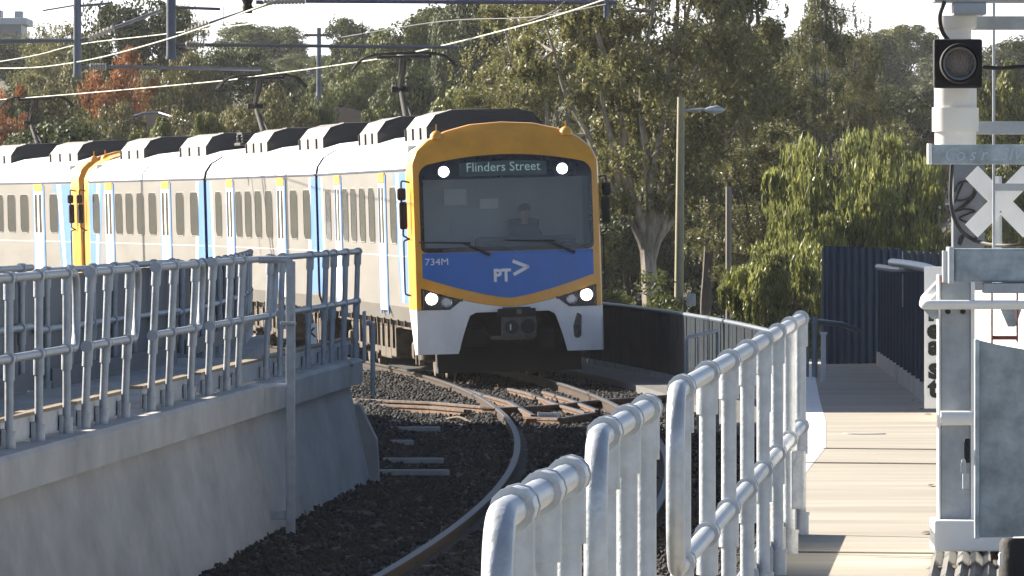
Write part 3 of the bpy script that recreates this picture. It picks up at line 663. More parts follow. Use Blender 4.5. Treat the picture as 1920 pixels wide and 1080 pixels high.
# white gate mechanism box, turned towards the sun
root = thing('gate_mechanism', 'bright white gate mechanism housing behind the grey gate panel', 'housing', (X(1890, 46), 46, base_z))
hm = MB(); D = 45.4
xs0, xs1 = X(1829, D), X(2010, D); zt, zb = Z(551, D), Z(1034, D)
hm.prism([(xs0, 46.9), (xs0+.02, 46.9), (X(1925, D), 45.3), (xs1, 45.3), (xs1, 47.4), (xs0, 47.4)], zb, zt, plane='XY'); hm.build('housing', white_paint, root)
m = MB(); m.prism([(X(1872, D), Z(578, D)), (X(1912, D), Z(578, D)), (X(1900, D), Z(612, D)), (X(1886, D), Z(612, D))], 45.2, 45.25); m.build('bracket', galv_old, root)
m = MB(); m.cyl((X(1855, D), 45.15, Z(530, D)), (X(1855, D), 45.15, Z(1090, D)), pxr(2, D), 8); m.cyl((X(1902, D), 45.15, Z(530, D)), (X(1902, D), 45.15, Z(640, D)), pxr(2, D), 8); m.tube([(X(1855, D), 45.15, Z(632, D)), (X(1902, D), 45.15, Z(632, D))], pxr(4, D), 8); m.tube([(X(1855, D), 45.15, Z(1042, D)), (X(1886, D), 45.15, Z(1042, D))], pxr(4, D), 8); m.build('pull_rod', mat('rod_red_brown', (.16, .05, .04), .6), root)
# grey gate panel
D = 42.5
root = thing('swing_gate', 'blotchy galvanised gate panel with folded left edge at the right border', 'panel', (X(1900, D), D, base_z))
poly = [(X(1837, D), Z(1008, D)), (X(2060, D), Z(1004, D)), (X(2060, D), Z(668, D)), (X(1990, D), Z(661, D)), (X(1920, D), Z(655, D)), (X(1870, D), Z(646, D)), (X(1837, D), Z(638, D))]
blot = mat('blotchy_galvanised_steel', (.18, .22, .245), .5, .25, .3, 5.5, bump=.12, col2=(.33, .38, .40))
m = MB(); m.prism(poly, D, D+.03); m.build('sheet', blot, root)
m = MB(); bx(m, 1828, 636, 1836.6, 1010, D-.03, .09, .004); m.build('edge_fold', galv_old, root)
m = MB(); bx(m, 1808, 822, 1819, 868, D+.3, .03, .006); m.build('hasp', blackm, root)
m = MB(); bx(m, 1803, 862, 1811, 885, D+.27, .02, .004); bx(m, 1805, 888, 1817, 918, D+.26, .03, .006); m.tube(fillet([(X(1807, D), D+.27, Z(890, D)), (X(1807, D), D+.27, Z(872, D)), (X(1815, D), D+.27, Z(872, D)), (X(1815, D), D+.27, Z(890, D))], .01), .004, 6); m.build('padlock', galv, root)
m = MB(); m.lathe((X(1910, 42), 42.2, 0), [(pxr(34, 42), Z(1110, 42)), (pxr(32, 42), Z(1020, 42)), (pxr(26, 42), Z(1012, 42))], 18); m.build('black_foot', blackm, root)
m = MB(); bx(m, 1873, 1036, 1880, 1062, 42, .03, .008); m.build('white_catch', white_paint, root)
# ribbed rubber mat
a, b = path_pt(1748, 1035), path_pt(1890, 1110)
root = None; m = MB(); n = 60; vs = []
w0 = X(1752, a.y); w1 = w0+.95
for i in range(n+1):
    x = w0+(w1-w0)*i/n; z = a.z+.012+.012*math.sin(i/n*math.pi*2*15); sh = -.00
    vs += [(x, a.y, z), (x-.36, a.y-7, z)]
m.add(vs, [(2*i, 2*i+1, 2*i+3, 2*i+2) for i in range(n)], 0, True); tag(m.build('rubber_mat', rubber), 'dark ribbed rubber mat at the foot of the gate column', 'mat')
# bits of leaf litter on the path
for i, (px, py) in enumerate([(1712, 752), (1728, 768), (1740, 778), (1745, 912), (1738, 1001), (1752, 1068), (1790, 1066)]):
    c = path_pt(px, py); m = MB(); L = .025+.01*(i % 3); m.add([c+Vector((-L, -.1, .006)), c+Vector((0, -.15, .008)), c+Vector((L, .1, .012)), c+Vector((0, .12, .012)), c+Vector((-.4*L, 0, .014))], [(0, 1, 4), (1, 2, 4), (2, 3, 4), (3, 0, 4)])
    tag(m.build('fallen_leaf', timber), 'brown fallen leaf lying on the sunlit path edge', 'leaf', 'fallen leaves on the path')

# ------------------------------------------------------------------ train
ROOFP = [(-1.42, .95), (-1.5, 1.2), (-1.5, 3.40), (-1.475, 3.55), (-1.36, 3.72), (-1.12, 3.86), (-.65, 3.99), (0, 4.05)]
RING = ROOFP+[(-a, b) for a, b in ROOFP[:-1][::-1]]
def roofz(v):
    v = abs(v); pts = [(0, 4.13), (.5, 4.10), (.9, 4.0), (1.2, 3.86), (1.38, 3.70), (1.46, 3.52), (1.5, 3.35)]
    for (a, za), (b, zb) in zip(pts[:-1], pts[1:]):
        if v <= b: return za+(zb-za)*(v-a)/(b-a)
    return 3.35
def FY(v, z):                                   # depth of the curved cab front behind its foremost point
    y = .16*(abs(v)/1.45)**2.6
    if z > 3.25: y += .55*((z-3.25)/.85)**1.7
    if z > 2.0: y += .07*(z-2.0)
    if z < 1.2: y += .05*(1.2-z)
    return y
def patch(m, v0, v1, bot, top, off, nv=40, nz=10, mi=0, smooth=True):
    vs = []
    for i in range(nv+1):
        v = v0+(v1-v0)*i/nv; b, t = bot(v), top(v)
        for j in range(nz+1): z = b+(t-b)*j/nz; vs.append((v, FY(v, z)-off, z))
    n = nz+1; m.add(vs, [(i*n+j, (i+1)*n+j, (i+1)*n+j+1, i*n+j+1) for i in range(nv) for j in range(nz)], mi, smooth)
def round_ends(f, v0, v1, r, sgn):              # rounds the corners of a strip
    def g(v):
        d = min(v-v0, v1-v); 
        return f(v)-sgn*(r-math.sqrt(max(0, r*r-(r-d)**2))) if d < r else f(v)
    return g
blue_bot = lambda v: 1.33+.345*(abs(v)/1.36)**1.35
or_bot = lambda v: 1.195+.33*(abs(v)/1.4)**1.6
def cab_front(root, text=None, dest=None, lit=True):
    # orange surround: nose plate and the shell wrapping back to the body
    m = MB(); patch(m, -1.47, 1.47, lambda v: or_bot(v) if abs(v) < 1.36 else 1.17+(1.47-abs(v))*0, roofz, 0, 60, 22)
    ring = []
    vv = np.linspace(-1.47, 1.47, 61)
    outl = [(-1.47, z) for z in np.linspace(1.17, roofz(-1.47), 12)][:-1]+[(v, roofz(v)) for v in vv]+[(1.47, z) for z in np.linspace(roofz(1.47), 1.17, 12)][1:]
    vs = []; n = len(outl)
    for a, b in outl:
        s_ = 1.5/1.47; q = max(FY(a, b)+.05, .0)
        zz_ = b if b < 3.35 else b-.02
        vs += [(a, FY(a, b), b), (a*s_, FY(a, b)+.10, zz_+(.01 if b > 3.4 else 0)), (a*s_*1.003, 1.35, min(zz_, b)-(.06 if b > 3.6 else 0))]
    m.add(vs, [(3*i+k, 3*i+3+k, 3*i+4+k, 3*i+1+k) for i in range(n-1) for k in (0, 1)], 0, True)
    m.build('cab_surround', orange, root, local=True)
    # windscreen: black border and a glass pane set in it
    bt = lambda v: 2.08; tpf = lambda v: 3.615-.17*(v/1.38)**2
    m = MB()
    gb = round_ends(lambda v: 2.145, -1.325, 1.325, .10, -1); gt = round_ends(lambda v: 3.235, -1.325, 1.325, .04, 1)
    ob = round_ends(bt, -1.38, 1.38, .12, -1); ot = round_ends(tpf, -1.38, 1.38, .16, 1)
    patch(m, -1.38, 1.38, lambda v: gt(v) if abs(v) < 1.32 else 2.2, ot, .010, 70, 6); patch(m, -1.38, 1.38, ob, lambda v: gb(v) if abs(v) < 1.32 else 2.2, .0102, 70, 4)
    patch(m, -1.38, -1.315, lambda v: 2.19, lambda v: 3.26, .0104, 3, 6); patch(m, 1.315, 1.38, lambda v: 2.19, lambda v: 3.26, .0104, 3, 6)
    wf = m.build('windscreen_border', black, root, local=True)
    return wf
def build_cab(root, text, dest, lit=True):
    # nose shell: orange frame round an opening for the windscreen
    m = MB()
    patch(m, -1.345, 1.345, lambda v: 3.25, roofz, 0, 70, 18); patch(m, -1.345, 1.345, or_bot, lambda v: 2.135, 0, 70, 10)
    for s_ in (-1, 1): patch(m, s_*1.345, s_*1.47, lambda v: 1.17 if abs(v) > 1.36 else or_bot(v), roofz, 0, 6, 30)
    vv = np.linspace(-1.47, 1.47, 61)
    outl = [(-1.47, z) for z in np.linspace(1.17, roofz(-1.47), 12)][:-1]+[(v, roofz(v)) for v in vv]+[(1.47, z) for z in np.linspace(roofz(1.47), 1.17, 12)][1:]
    vs = []; n = len(outl)
    for a, b in outl: vs += [(a, FY(a, b), b), (a*1.5/1.47, FY(a, b)+.09, b+(.008 if b > 3.4 else 0)), (a*1.5/1.47*1.003, 1.35, b-(.05 if b > 3.6 else 0))]
    m.add(vs, [(3*i+k, 3*i+3+k, 3*i+4+k, 3*i+1+k) for i in range(n-1) for k in (0, 1)], 0, True)
    m.build('cab_surround', orange, root, local=True)
    m = MB(); tpf = lambda v: 3.615-.17*(v/1.38)**2
    gb = lambda v: 2.15; gt = lambda v: 3.235
    ob = round_ends(lambda v: 2.075, -1.38, 1.38, .10, -1); ot = round_ends(tpf, -1.38, 1.38, .16, 1)
    patch(m, -1.32, 1.32, lambda v: 3.235, ot, .010, 60, 6); patch(m, -1.32, 1.32, ob, lambda v: 2.15, .010, 60, 4)
    for s_ in (-1, 1): patch(m, s_*1.32, s_*1.38, ob, ot, .010, 8, 14)
    m.build('windscreen_border', black, root, local=True)
    m = MB(); patch(m, -1.33, 1.33, lambda v: 2.14, lambda v: 3.245, .004, 30, 8); wg = m.build('windscreen', screen_glass, root, local=True)
    for px0, sgn in ((-1.0, 1), (.35, 1)):
        a = (px0+.68, FY(.0, 2.06)-.035, 2.03); b = (px0+.28, FY(0, 2.2)-.05, 2.22); c = (px0-.42, FY(-.3, 2.24)-.03, 2.25)
        w = MB(); w.tube([a, b], [.02, .016], 8); w.tube([(b[0]+.12, b[1]-.005, b[2]-.005), b, c], [.016, .014, .011], 8); w.disc((a[0], a[1], a[2]), (0, -1, 0), .032, 12, th=.03); w.build('wiper', blackm, root, local=True)
    # destination display
    m = MB(); patch(m, -.74, .66, lambda v: 3.275, lambda v: 3.515-.03*(v/.7)**2, .014, 20, 3); dp = m.build('destination_display', ledpanel, root, local=True)
    if dest:
        vs, fs = text_mesh(dest, .205); wd = max(v[0] for v in vs); m = MB()
        m.add([((u-wd/2)*1.19/wd-.04, FY((u-wd/2)*1.19/wd-.04, 3.4)-.045, 3.35+v) for u, v in vs], fs); m.build('lettering', ledtext, dp, local=True)
    for v in (-.985, .905):
        m = MB(); y = FY(v, 3.37)-.02; m.lathe((v, y, 3.36), [(.105, .01), (.105, -.01), (.085, -.014)], 22, axis='Y'); ml = m.build('marker_light', black, root, local=True)
        m = MB(); m.lathe((v, y-.012, 3.36), [(.086, 0), (.074, -.02), (.03, -.03)], 22, axis='Y'); m.build('lamp', marker_on if lit else chrome, ml, local=True)
    # blue panel
    m = MB(); patch(m, -1.365, 1.365, blue_bot, lambda v: 2.07, .006, 50, 10); bpn = m.build('blue_panel', blue, root, local=True)
    if text:
        m = MB()
        def put(txt, size, u0, z0, bold, sx=1):
            vs, fs = text_mesh(txt, size, bold); m.add([(u0+u*sx, FY(u0+u*sx, z0+v)-.013, z0+v) for u, v in vs], fs)
        put('734M', .155, -1.33, 1.88, .0, 1.08)
        m.build('fleet_number', mark_white, bpn, local=True)
        m = MB(); vs, fs = text_mesh('PT', .27, .012); m.add([(-.25+u*.92, FY(0, 1.6+v)-.013, 1.60+v) for u, v in vs], fs)
        y = FY(.2, 1.75)-.014
        for a, b in (((.08, 1.905), (.30, 1.815)), ((.30, 1.815), (.09, 1.705))):
            a = Vector((a[0], y, a[1])); b = Vector((b[0], y, b[1])); d = (b-a).normalized(); q = Vector((-d.z, 0, d.x))*.027; e_ = d*.02
            m.add([a-q-e_, b-q+e_, b+q+e_, a+q-e_], [(0, 1, 2, 3)])
        m.build('emblem', mark_white, bpn, local=True)
    # headlamp clusters
    for s_ in (-1, 1):
        top = lambda v: or_bot(v)-.012; bot = lambda v: 1.165 if abs(v) > .95 else 1.165+(.95-abs(v))*.78
        m = MB(); patch(m, s_*.745, s_*1.40, bot, top, -.05, 20, 5); hl = m.build('headlight', poddark, root, local=True)
        m = MB(); patch(m, s_*.745, s_*1.40, bot, lambda v: bot(v)+.018, .013, 20, 1); patch(m, s_*.745, s_*1.40, lambda v: top(v)-.018, top, .013, 20, 1); patch(m, s_*1.37, s_*1.40, bot, top, .014, 2, 3); m.build('bezel', black, hl, local=True)
        v = s_*1.235; y = FY(v, 1.33)+.01
        m = MB(); m.lathe((v, y, 1.345), [(.116, .03), (.112, -.01), (.10, -.015)], 22, axis='Y'); m.build('lamp_ring', chrome, hl, local=True)
        m = MB(); m.lathe((v, y-.012, 1.345), [(.097, 0), (.08, -.02), (.03, -.03)], 22, axis='Y'); m.build('lamp', lamp_on if lit else chrome, hl, local=True)
        m = MB(); v = s_*1.0; y = FY(v, 1.3)+.02; m.lathe((v, y, 1.29), [(.085, .02), (.09, -.01), (.06, .02), (.02, .05)], 20, axis='Y'); m.build('unlit_lamp', chrome, hl, local=True)
        m = MB(); patch(m, s_*.76, s_*1.39, lambda v: bot(v)+.012, lambda v: top(v)-.012, .009, 16, 4); m.build('lens', lampglass, hl, local=True)
    # white lower apron with the coupler opening
    ab = lambda v: .46
    def opening(v):                       # top of the black opening
        a = abs(v-.04)
        if a > .86: return .46
        if a > .68: return .46+.60*((.86-a)/.18)**.8
        return 1.06+.05*min(1, (.68-a)/.10)
    m = MB(); patch(m, -1.47, 1.47, lambda v: opening(v), lambda v: (or_bot(v)-.005 if abs(v) < .76 else max(1.16, min(or_bot(v)-.005, 1.165+max(0, (.95-abs(v)))*.78))), .004, 120, 8)
    vs = []
    for s_ in (-1, 1):
        for z in (.46, 1.17):
            vs += [(s_*1.47, FY(s_*1.47, z)-.004, z), (s_*1.505, FY(1.47, z)+.09, z), (s_*(1.505 if z > 1 else 1.43), 1.30, z)]
    m.add(vs, [(0, 1, 4, 3), (1, 2, 5, 4), (6, 9, 10, 7), (7, 10, 11, 8)], 0, True)
    ap = m.build('apron', white_dirty, root, local=True)
    m = MB(); pts = [(1.075+.075*math.cos(a)*(1 if math.sin(a) > 0 else .8), (.86+.13+.07*math.sin(a)) if math.sin(a) > 0 else (.86-.13+.07*math.sin(a))) for a in np.linspace(0, 2*math.pi, 24, endpoint=False)]
    m.prism(pts, FY(1.07, .86)-.014, FY(1.07, .86)+.02); op = m.build('step_hole', black, ap, local=True)
    m = MB(); m.box((1.075, FY(1.07, .8)-.02, .82), (.12, .02, .02)); m.build('step', poddark, op, local=True)
    # dark cavity and coupler
    m = MB(); m.box((.04, 1.05, .62), (2.3, .5, .95)); m.box((.04, .95, .40), (1.3, .3, .26), bev=.05); m.box((-.62, .9, .28), (.10, .12, .34), bev=.02); m.box((.70, .9, .28), (.10, .12, .34), bev=.02); m.box((-.55, .5, .72), (.28, .5, .3), rz=.3, bev=.04); m.box((.66, .5, .66), (.26, .5, .34), rz=-.2, bev=.04)
    m.tube(smooth_path([(-.5, .4, .98), (-.3, .25, .72), (.0, .22, .60), (.35, .3, .50), (.55, .45, .45)]), .03, 8); m.tube(smooth_path([(.5, .4, .98), (.38, .22, .75), (.2, .2, .62)]), .025, 8); m.build('coupler_cavity', blackm, root, local=True)
    m = MB(); m.box((.10, -.02, 1.095), (.60, .28, .13), bev=.02); m.box((.10, -.03, 1.165), (.44, .2, .03), bev=.01)
    cp = m.build('coupler', blackm, root, local=True)
    m = MB(); m.box((.13, .0, .865), (.55, .22, .34), bev=.03); m.box((-.22, -.02, .70), (.2, .12, .06), bev=.01); m.box((.12, .02, .69), (.5, .2, .06), bev=.02); m.build('coupler_head', galv_old if False else mat('coupler_steel', (.10, .095, .09), .6, .4, .4, 8, bump=.3), cp, local=True)
    m = MB(); m.lathe((.27, -.115, .87), [(.115, .0), (.115, -.02), (.10, -.025)], 20, axis='Y'); m.build('coupler_socket', blackm, cp, local=True)
    m = MB(); m.lathe((.01, -.115, .865), [(.11, .0), (.10, -.03), (.03, -.05)], 20, axis='Y'); m.build('coupler_cone', poddark, cp, local=True)
    vs, fs = text_mesh('1', .13, .004); m = MB(); m.add([(-.045+u, -.17, .82+v) for u, v in vs], fs); m.build('number', mark_white, cp, local=True)
    m = MB(); m.box((.13, -.165, 1.11), (.075, .008, .075)); m.build('coupler_plate', timber, cp, local=True)
    # roof horns
    for v in (-1.05, 1.02):
        z = roofz(v)-.03; y = FY(v, z)+.05
        m = MB(); m.lathe((v, y, z-.02), [(.11, 0), (.10, .07), (.06, .12), (.02, .14)], 16); m.cyl((v, y, z+.1), (v, y, z+.22), .012, 6); m.build('roof_horn', orange, root, local=True)
    # mirrors / cameras at the cab sides
    for s_ in (-1, 1):
        m = MB(); m.box((s_*1.62, .55, 2.68), (.13, .12, .44), bev=.04); m.box((s_*1.64, .55, 3.02), (.14, .12, .20), bev=.04)
        m.tube(fillet([(s_*1.48, .6, 3.2), (s_*1.64, .56, 3.24), (s_*1.64, .56, 2.5)], .05), .015, 6); m.tube(fillet([(s_*1.52, .6, 2.3), (s_*1.63, .56, 2.36), (s_*1.62, .56, 2.5)], .03), .015, 6); m.build('mirror', blackm, root, local=True)
        m = MB(); m.tube(fillet([(s_*1.51, .85, 2.3), (s_*1.60, .85, 2.28), (s_*1.60, .85, 1.42), (s_*1.51, .85, 1.40)], .04), .014, 8); m.build('grab_rail', blackm, root, local=True)
    # inside of the cab: back wall, seat, desk
    m = MB(); m.box((0, 2.2, 2.6), (2.8, .05, 2.4)); m.box((-.35, 2.16, 2.75), (.75, .03, 1.5)); m.box((-.66, 2.10, 2.95), (.36, .04, .26), mi=1); m.box((-.12, 2.10, 2.83), (.3, .04, .16), mi=1); m.box((0, 1.3, 3.42), (2.7, 1.8, .04)); m.box((0, 1.3, 1.30), (2.7, 1.8, .04), mi=2)
    m.box((.72, 2.13, 2.8), (.9, .02, 1.2)); m.build('cab_interior', [cabgrey, white_dirty, cabdark], root, local=True)
    m = MB(); m.box((.35, .85, 2.02), (1.7, .7, .3), bev=.08); m.box((.35, .95, 2.22), (1.6, .3, .16), bev=.05); m.box((-.95, .8, 1.95), (.6, .6, .35), bev=.05); m.build('driver_desk', cabdark, root, local=True)
    m = MB(); m.box((.42, 1.95, 2.15), (.5, .14, .85), bev=.05); m.box((.42, 1.7, 1.75), (.5, .5, .12), bev=.04); m.cyl((.42, 1.7, 1.3), (.42, 1.7, 1.7), .06, 10); m.build('driver_seat', cabdark, root, local=True)

def pantograph(root, u):
    zb = 4.32; m = MB(); m.box((0, u, 4.12), (1.1, 1.0, .06), bev=.02)
    for sx in (-.45, .45):
        for sy in (-.4, .4): m.lathe((sx, u+sy, 4.12), [(.05, 0), (.07, .04), (.04, .06), (.07, .09), (.04, .12), (.07, .15), (.04, .2)], 10)
    m.box((0, u, 4.34), (1.0, .9, .05), bev=.015); p = m.build('pantograph', poddark, root, local=True)
    kn = (0, u+1.15, 4.92); hd = (0, u+.05, 5.50)
    m = MB(); m.tube([(0, u-.05, 4.36), kn], [.05, .04], 10); m.tube([(.1, u-.2, 4.36), (.04, kn[1], kn[2]-.06)], .02, 8); m.box(kn, (.34, .14, .12), bev=.03); m.build('lower_arm', blackm, p, local=True)
    m = MB(); m.tube([kn, hd], [.042, .032], 10); m.tube([(-.03, kn[1], kn[2]+.05), (-.06, hd[1], hd[2])], .02, 8); m.tube([(.03, kn[1], kn[2]+.05), (.06, hd[1], hd[2])], .02, 8); m.build('upper_arm', blackm, p, local=True)
    m = MB()
    for dy in (-.16, .16):
        m.tube(smooth_path([(-.95, u+dy, 5.28), (-.78, u+dy, 5.46), (-.55, u+dy, 5.54), (0, u+dy, 5.57), (.55, u+dy, 5.54), (.78, u+dy, 5.46), (.95, u+dy, 5.28)], 5), .022, 8); m.box((0, u+dy, 5.555), (1.15, .05, .035), bev=.008)
    m.tube([(-.5, u, 5.5), (.5, u, 5.5)], .03, 8); m.box((-.45, u, 5.53), (.05, .36, .03)); m.box((.45, u, 5.53), (.05, .36, .03)); m.build('collector_head', blackm, p, local=True)

def ac_unit(root, u0, u1):
    prof = [(-.96, 3.86), (-.96, 4.10), (-.80, 4.30), (-.55, 4.37), (.55, 4.37), (.80, 4.30), (.96, 4.10), (.96, 3.86)]
    m = MB(); n = len(prof); inset = .12
    vs = [(a, u0+(inset if b > 4.2 else 0), b) for a, b in prof]+[(a, u1-(inset if b > 4.2 else 0), b) for a, b in prof]
    for i in range(n-1): m.add([vs[i], vs[i+1], vs[i+n+1], vs[i+n]], [(0, 1, 2, 3)], 0)
    m.add(vs[:n], [tuple(range(n))], 1); m.add(vs[n:], [tuple(range(n))], 0)  # near end coloured dark as its shade, far end left grey
    a = m.build('roof_unit', [podgrey, poddark], root, local=True)
    for s_ in (-1, 1):
        for k in (.25, .62, .97):
            m = MB(); uu = u0+(u1-u0)*k; m.prism([(uu-.16, 3.86), (uu+.16, 3.86), (uu+.05, 3.98), (uu+.05, 4.10), (uu-.05, 4.10), (uu-.05, 3.98)], s_*.965, s_*.99, plane='YZ'); m.build('mounting_foot', poddark, a, local=True)
    m = MB()
    for k in range(1, 5): uu = u0+(u1-u0)*k/5; m.box((0, uu, 4.372), (1.05, .02, .012))
    m.box((-.2, u0+1.0, 4.375), (.6, .8, .02), bev=.005); m.build('roof_hatch', podgrey, a, local=True)

def bogie(root, u):
    m = MB(); m.box((0, u, .55), (1.9, 1.0, .22), bev=.05)
    for s_ in (-1, 1):
        m.box((s_*1.02, u, .52), (.16, 3.1, .20), bev=.05); m.box((s_*1.05, u, .78), (.32, .5, .34), bev=.1)
        for d in (-1.25, 1.25): m.box((s_*1.08, u+d, .45), (.22, .36, .30), bev=.06); m.lathe((s_*1.05, u+d, .43), [(.13, 0), (.13, .0)], 12)
        m.cyl((s_*1.12, u-.7, .3), (s_*1.12, u-.7, .75), .05, 8); m.box((s_*.85, u-1.75, .32), (.1, .1, .4))
    b = m.build('bogie', grime, root, local=True)
    for d in (-1.25, 1.25):
        for s_ in (-1, 1):
            w = MB(); w.lathe((s_*.74, u+d, .445), [(.10, -.06*s_), (.46, -.062*s_), (.47, -.03*s_), (.44, -.015*s_), (.425, .09*s_), (.38, .09*s_), (.34, .05*s_), (.12, .05*s_), (.10, .1*s_)], 28, axis='X'); w.build('wheel', grime, b, local=True)
        w = MB(); w.cyl((-.74, u+d, .445), (.74, u+d, .445), .08, 10); w.build('axle', grime, b, local=True)

def side_quad(m, s_, pts, off, mi=0):
    """polygon on the flat body side, given as (u, z)"""
    x = s_*(1.5+off); m.add([(x, a, b) for a, b in pts], [tuple(range(len(pts)))], mi)

def carriage(label, e0, e1, cab_near, cab_far, pant=None, text=False, gap=.75):
    a = Vector((e0[0], e0[1], 0)); b = Vector((e1[0], e1[1], 0)); L = (b-a).length-gap; th = math.atan2(-(b.x-a.x), b.y-a.y)
    root = thing('train_carriage', label, 'train carriage', (a.x, a.y, .02), 'carriages of the suburban train', (0, R(-1.6), th))
    u0 = 1.3 if cab_near else 0; u1 = L-1.3 if cab_far else L
    rn = len(RING); m = MB()
    us = [u0, u1]; vs = [(x, u, z) for u in us for x, z in RING]
    for i in range(rn-1):
        mi = 1 if min(RING[i][1], RING[i+1][1]) > 3.39 else 0
        m.add([vs[i], vs[i+1], vs[rn+i+1], vs[rn+i]], [(0, 1, 2, 3)], mi, mi == 1)
    if not cab_near: m.add([vs[i] for i in range(rn)], [tuple(range(rn))], 2)
    if not cab_far: m.add([vs[rn+i] for i in range(rn)], [tuple(range(rn))], 2)
    m.add([vs[0], vs[rn-1], vs[2*rn-1], vs[rn]], [(0, 1, 2, 3)], 2)
    body = m.build('body', [sidesteel, roofwhite, navy], root, local=True)
    m = MB()
    for s_ in (-1, 1):
        m.box((s_*1.505, (u0+u1)/2, 3.415), (.03, u1-u0-.04, .03)); 
        m.box((s_*1.503, (u0+u1)/2, 2.02), (.005, u1-u0-.3, .010), mi=1)
    m.build('gutter', [navy, white_paint], body, local=True)
    # livery at the ends
    for s_ in (-1, 1):
        def stripe(pts, mi): m = MB(); side_quad(m, s_, pts, .003, 0); m.build('livery_stripe', [lblue, white_paint][mi], body, local=True)
        for (base, sg, cabend) in ((u0, 1, cab_near), (u1, -1, cab_far)):
            if cabend:
                stripe([(base, .97+.3), (base+sg*1.1, 1.27), (base+sg*1.75, 3.36), (base, 3.36)], 0)
                stripe([(base+sg*1.1, 1.27), (base+sg*1.5, 1.27), (base+sg*2.4, 3.36), (base+sg*1.75, 3.36)], 1)
                stripe([(base+sg*1.5, 1.27), (base+sg*1.8, 1.27), (base+sg*3.0, 3.36), (base+sg*2.4, 3.36)], 0)
            else:
                stripe([(base, 1.24), (base+sg*1.3, 1.24), (base+sg*.9, 3.36), (base, 3.36)], 0)
                stripe([(base+sg*1.3, 1.24), (base+sg*1.75, 1.24), (base+sg*1.3, 3.36), (base+sg*.9, 3.36)], 1)
    doors = [7.0*L/24, 18.3*L/24]
    for s_ in (-1, 1):
        for dc in doors:
            for q in (-1, 1):
                d = MB(); uc = dc+q*.36; d.box((s_*1.488, uc, 2.16), (.07, .70, 2.10), bev=.012); do = d.build('door', white_paint, root, local=True)
                w = MB(); w.box((s_*1.524, uc, 2.68), (.012, .40, .92), bev=.004); w.build('window', winglass, do, local=True)
            d = MB(); d.box((s_*1.50, dc, 3.30), (.05, 1.5, .16), bev=.006); do = d.build('door_header', orange, root, local=True)
            
            for q in (-.84, .84): d = MB(); d.box((s_*1.505, dc+q, 2.2), (.02, .24, 2.3)); d.build('door_pillar', lblue, do, local=True)
        wins = [9.6, 11.95, 14.2, 16.35, 4.4, 21.1]
        if not cab_near: wins.append(1.75)
        if not cab_far: wins.append(23.0) if False else None
        for uu in wins:
            uu = uu*L/24; d = MB(); y0, y1, z0, z1, r = uu-.68, uu+.68, 2.22, 3.14, .16
            pts = [(y0+r*(1-math.cos(t)), z0+r*(1-math.sin(t))) for t in np.linspace(0, math.pi/2, 5)]+[(y1-r*(1-math.sin(t)), z0+r*(1-math.cos(t))) for t in np.linspace(0, math.pi/2, 5)]+[(y1-r*(1-math.cos(t)), z1-r*(1-math.sin(t))) for t in np.linspace(0, math.pi/2, 5)]+[(y0+r*(1-math.sin(t)), z1-r*(1-math.cos(t))) for t in np.linspace(0, math.pi/2, 5)]
            d.prism(pts, s_*1.495, s_*1.508, plane='YZ'); wo = d.build('window', winglass, root, local=True)
            d = MB(); d.tube([(s_*1.504, a_, b_) for a_, b_ in pts+[pts[0]]], .010, 6); d.build('window_frame', podgrey, wo, local=True)
    ac_unit(root, 3.9, 8.5); ac_unit(root, 15.4, 20.0)
    if pant is not None: pantograph(root, pant)
    for uu in (4.0, L-4.0): bogie(root, uu)
    m = MB(); rr = random.Random(5)
    m.box((0, L/2, .88), (2.5, L-2, .16)); uu = 6.6
    while uu < L-6.8:
        w = rr.uniform(.5, 1.5); h = rr.uniform(.35, .55)
        for s_ in (-1, 1):
            m.box((s_*1.08, uu+w/2, .82-h/2), (.56, w*.92, h), bev=.03)
            m.box((s_*1.38, uu+w*.2, .70), (.04, .05, .45)); m.cyl((s_*1.2, uu+w*.3, .3), (s_*1.2, uu+w*.3, .9), .05, 8)
        uu += w
    for s_ in (-1, 1):
        for q in np.arange(u0+.4, u1, 1.6): m.box((s_*1.43, q, .92), (.05, .10, .10), mi=0)
        for q, rr_ in ((1.9, .17), (2.6, .14)): m.lathe((s_*1.15, q, .55), [(.02, -.25), (rr_, -.2), (rr_, .2), (.02, .25)], 14); m.box((s_*1.25, q+.45, .55), (.1, .12, .6), bev=.02)
    m.build('underframe', grime, root, local=True)
    if not cab_far:
        m = MB(); k = 0
        for q in np.linspace(L+.01, L+gap-.01, 5):
            sc_ = .93 if k % 2 else .88; m.add([(x*sc_, q, .6+(z-.6)*(.985 if k % 2 else .96)) for x, z in RING], []); k += 1
        n_ = rn; m.f = [[j*n_+i, j*n_+(i+1) % n_, (j+1)*n_+(i+1) % n_, (j+1)*n_+i] for j in range(4) for i in range(n_)]; m.mi = [0]*len(m.f); m.sm = [False]*len(m.f)
        m.build('gangway_bellows', navy, root, local=True)
    if cab_near: build_cab(root, text, 'Flinders Street' if text else None, lit=text)
    if cab_far:
        piv = bpy.data.objects.new('rear_cab', None); 
        before = set(o.name for o in C.objects)
        build_cab(root, False, None, lit=False)
        for o in [o for o in C.objects if o.name not in before]:
            o.data.transform(Matrix.Translation((0, L, 0)) @ Matrix.Rotation(math.pi, 4, 'Z'))
        bpy.data.objects.remove(piv)
    return root, L
E = [(.0, 155.0), (-2.03, 179.3), (-4.85, 203.4), (-8.5, 227.2), (-13.0, 250.8)]
c1, L1 = carriage('leading train carriage with orange and blue cab front facing the camera', E[0], E[1], True, False, pant=21.6, text=True)
carriage('second train carriage without a cab, between the leading and the third', E[1], E[2], False, False)
carriage('third train carriage with an orange cab at its far end', E[2], E[3], False, True, pant=1.8)
carriage('rearmost visible train carriage at the left edge, orange cab towards the third', E[3], E[4], True, False, pant=17.5)

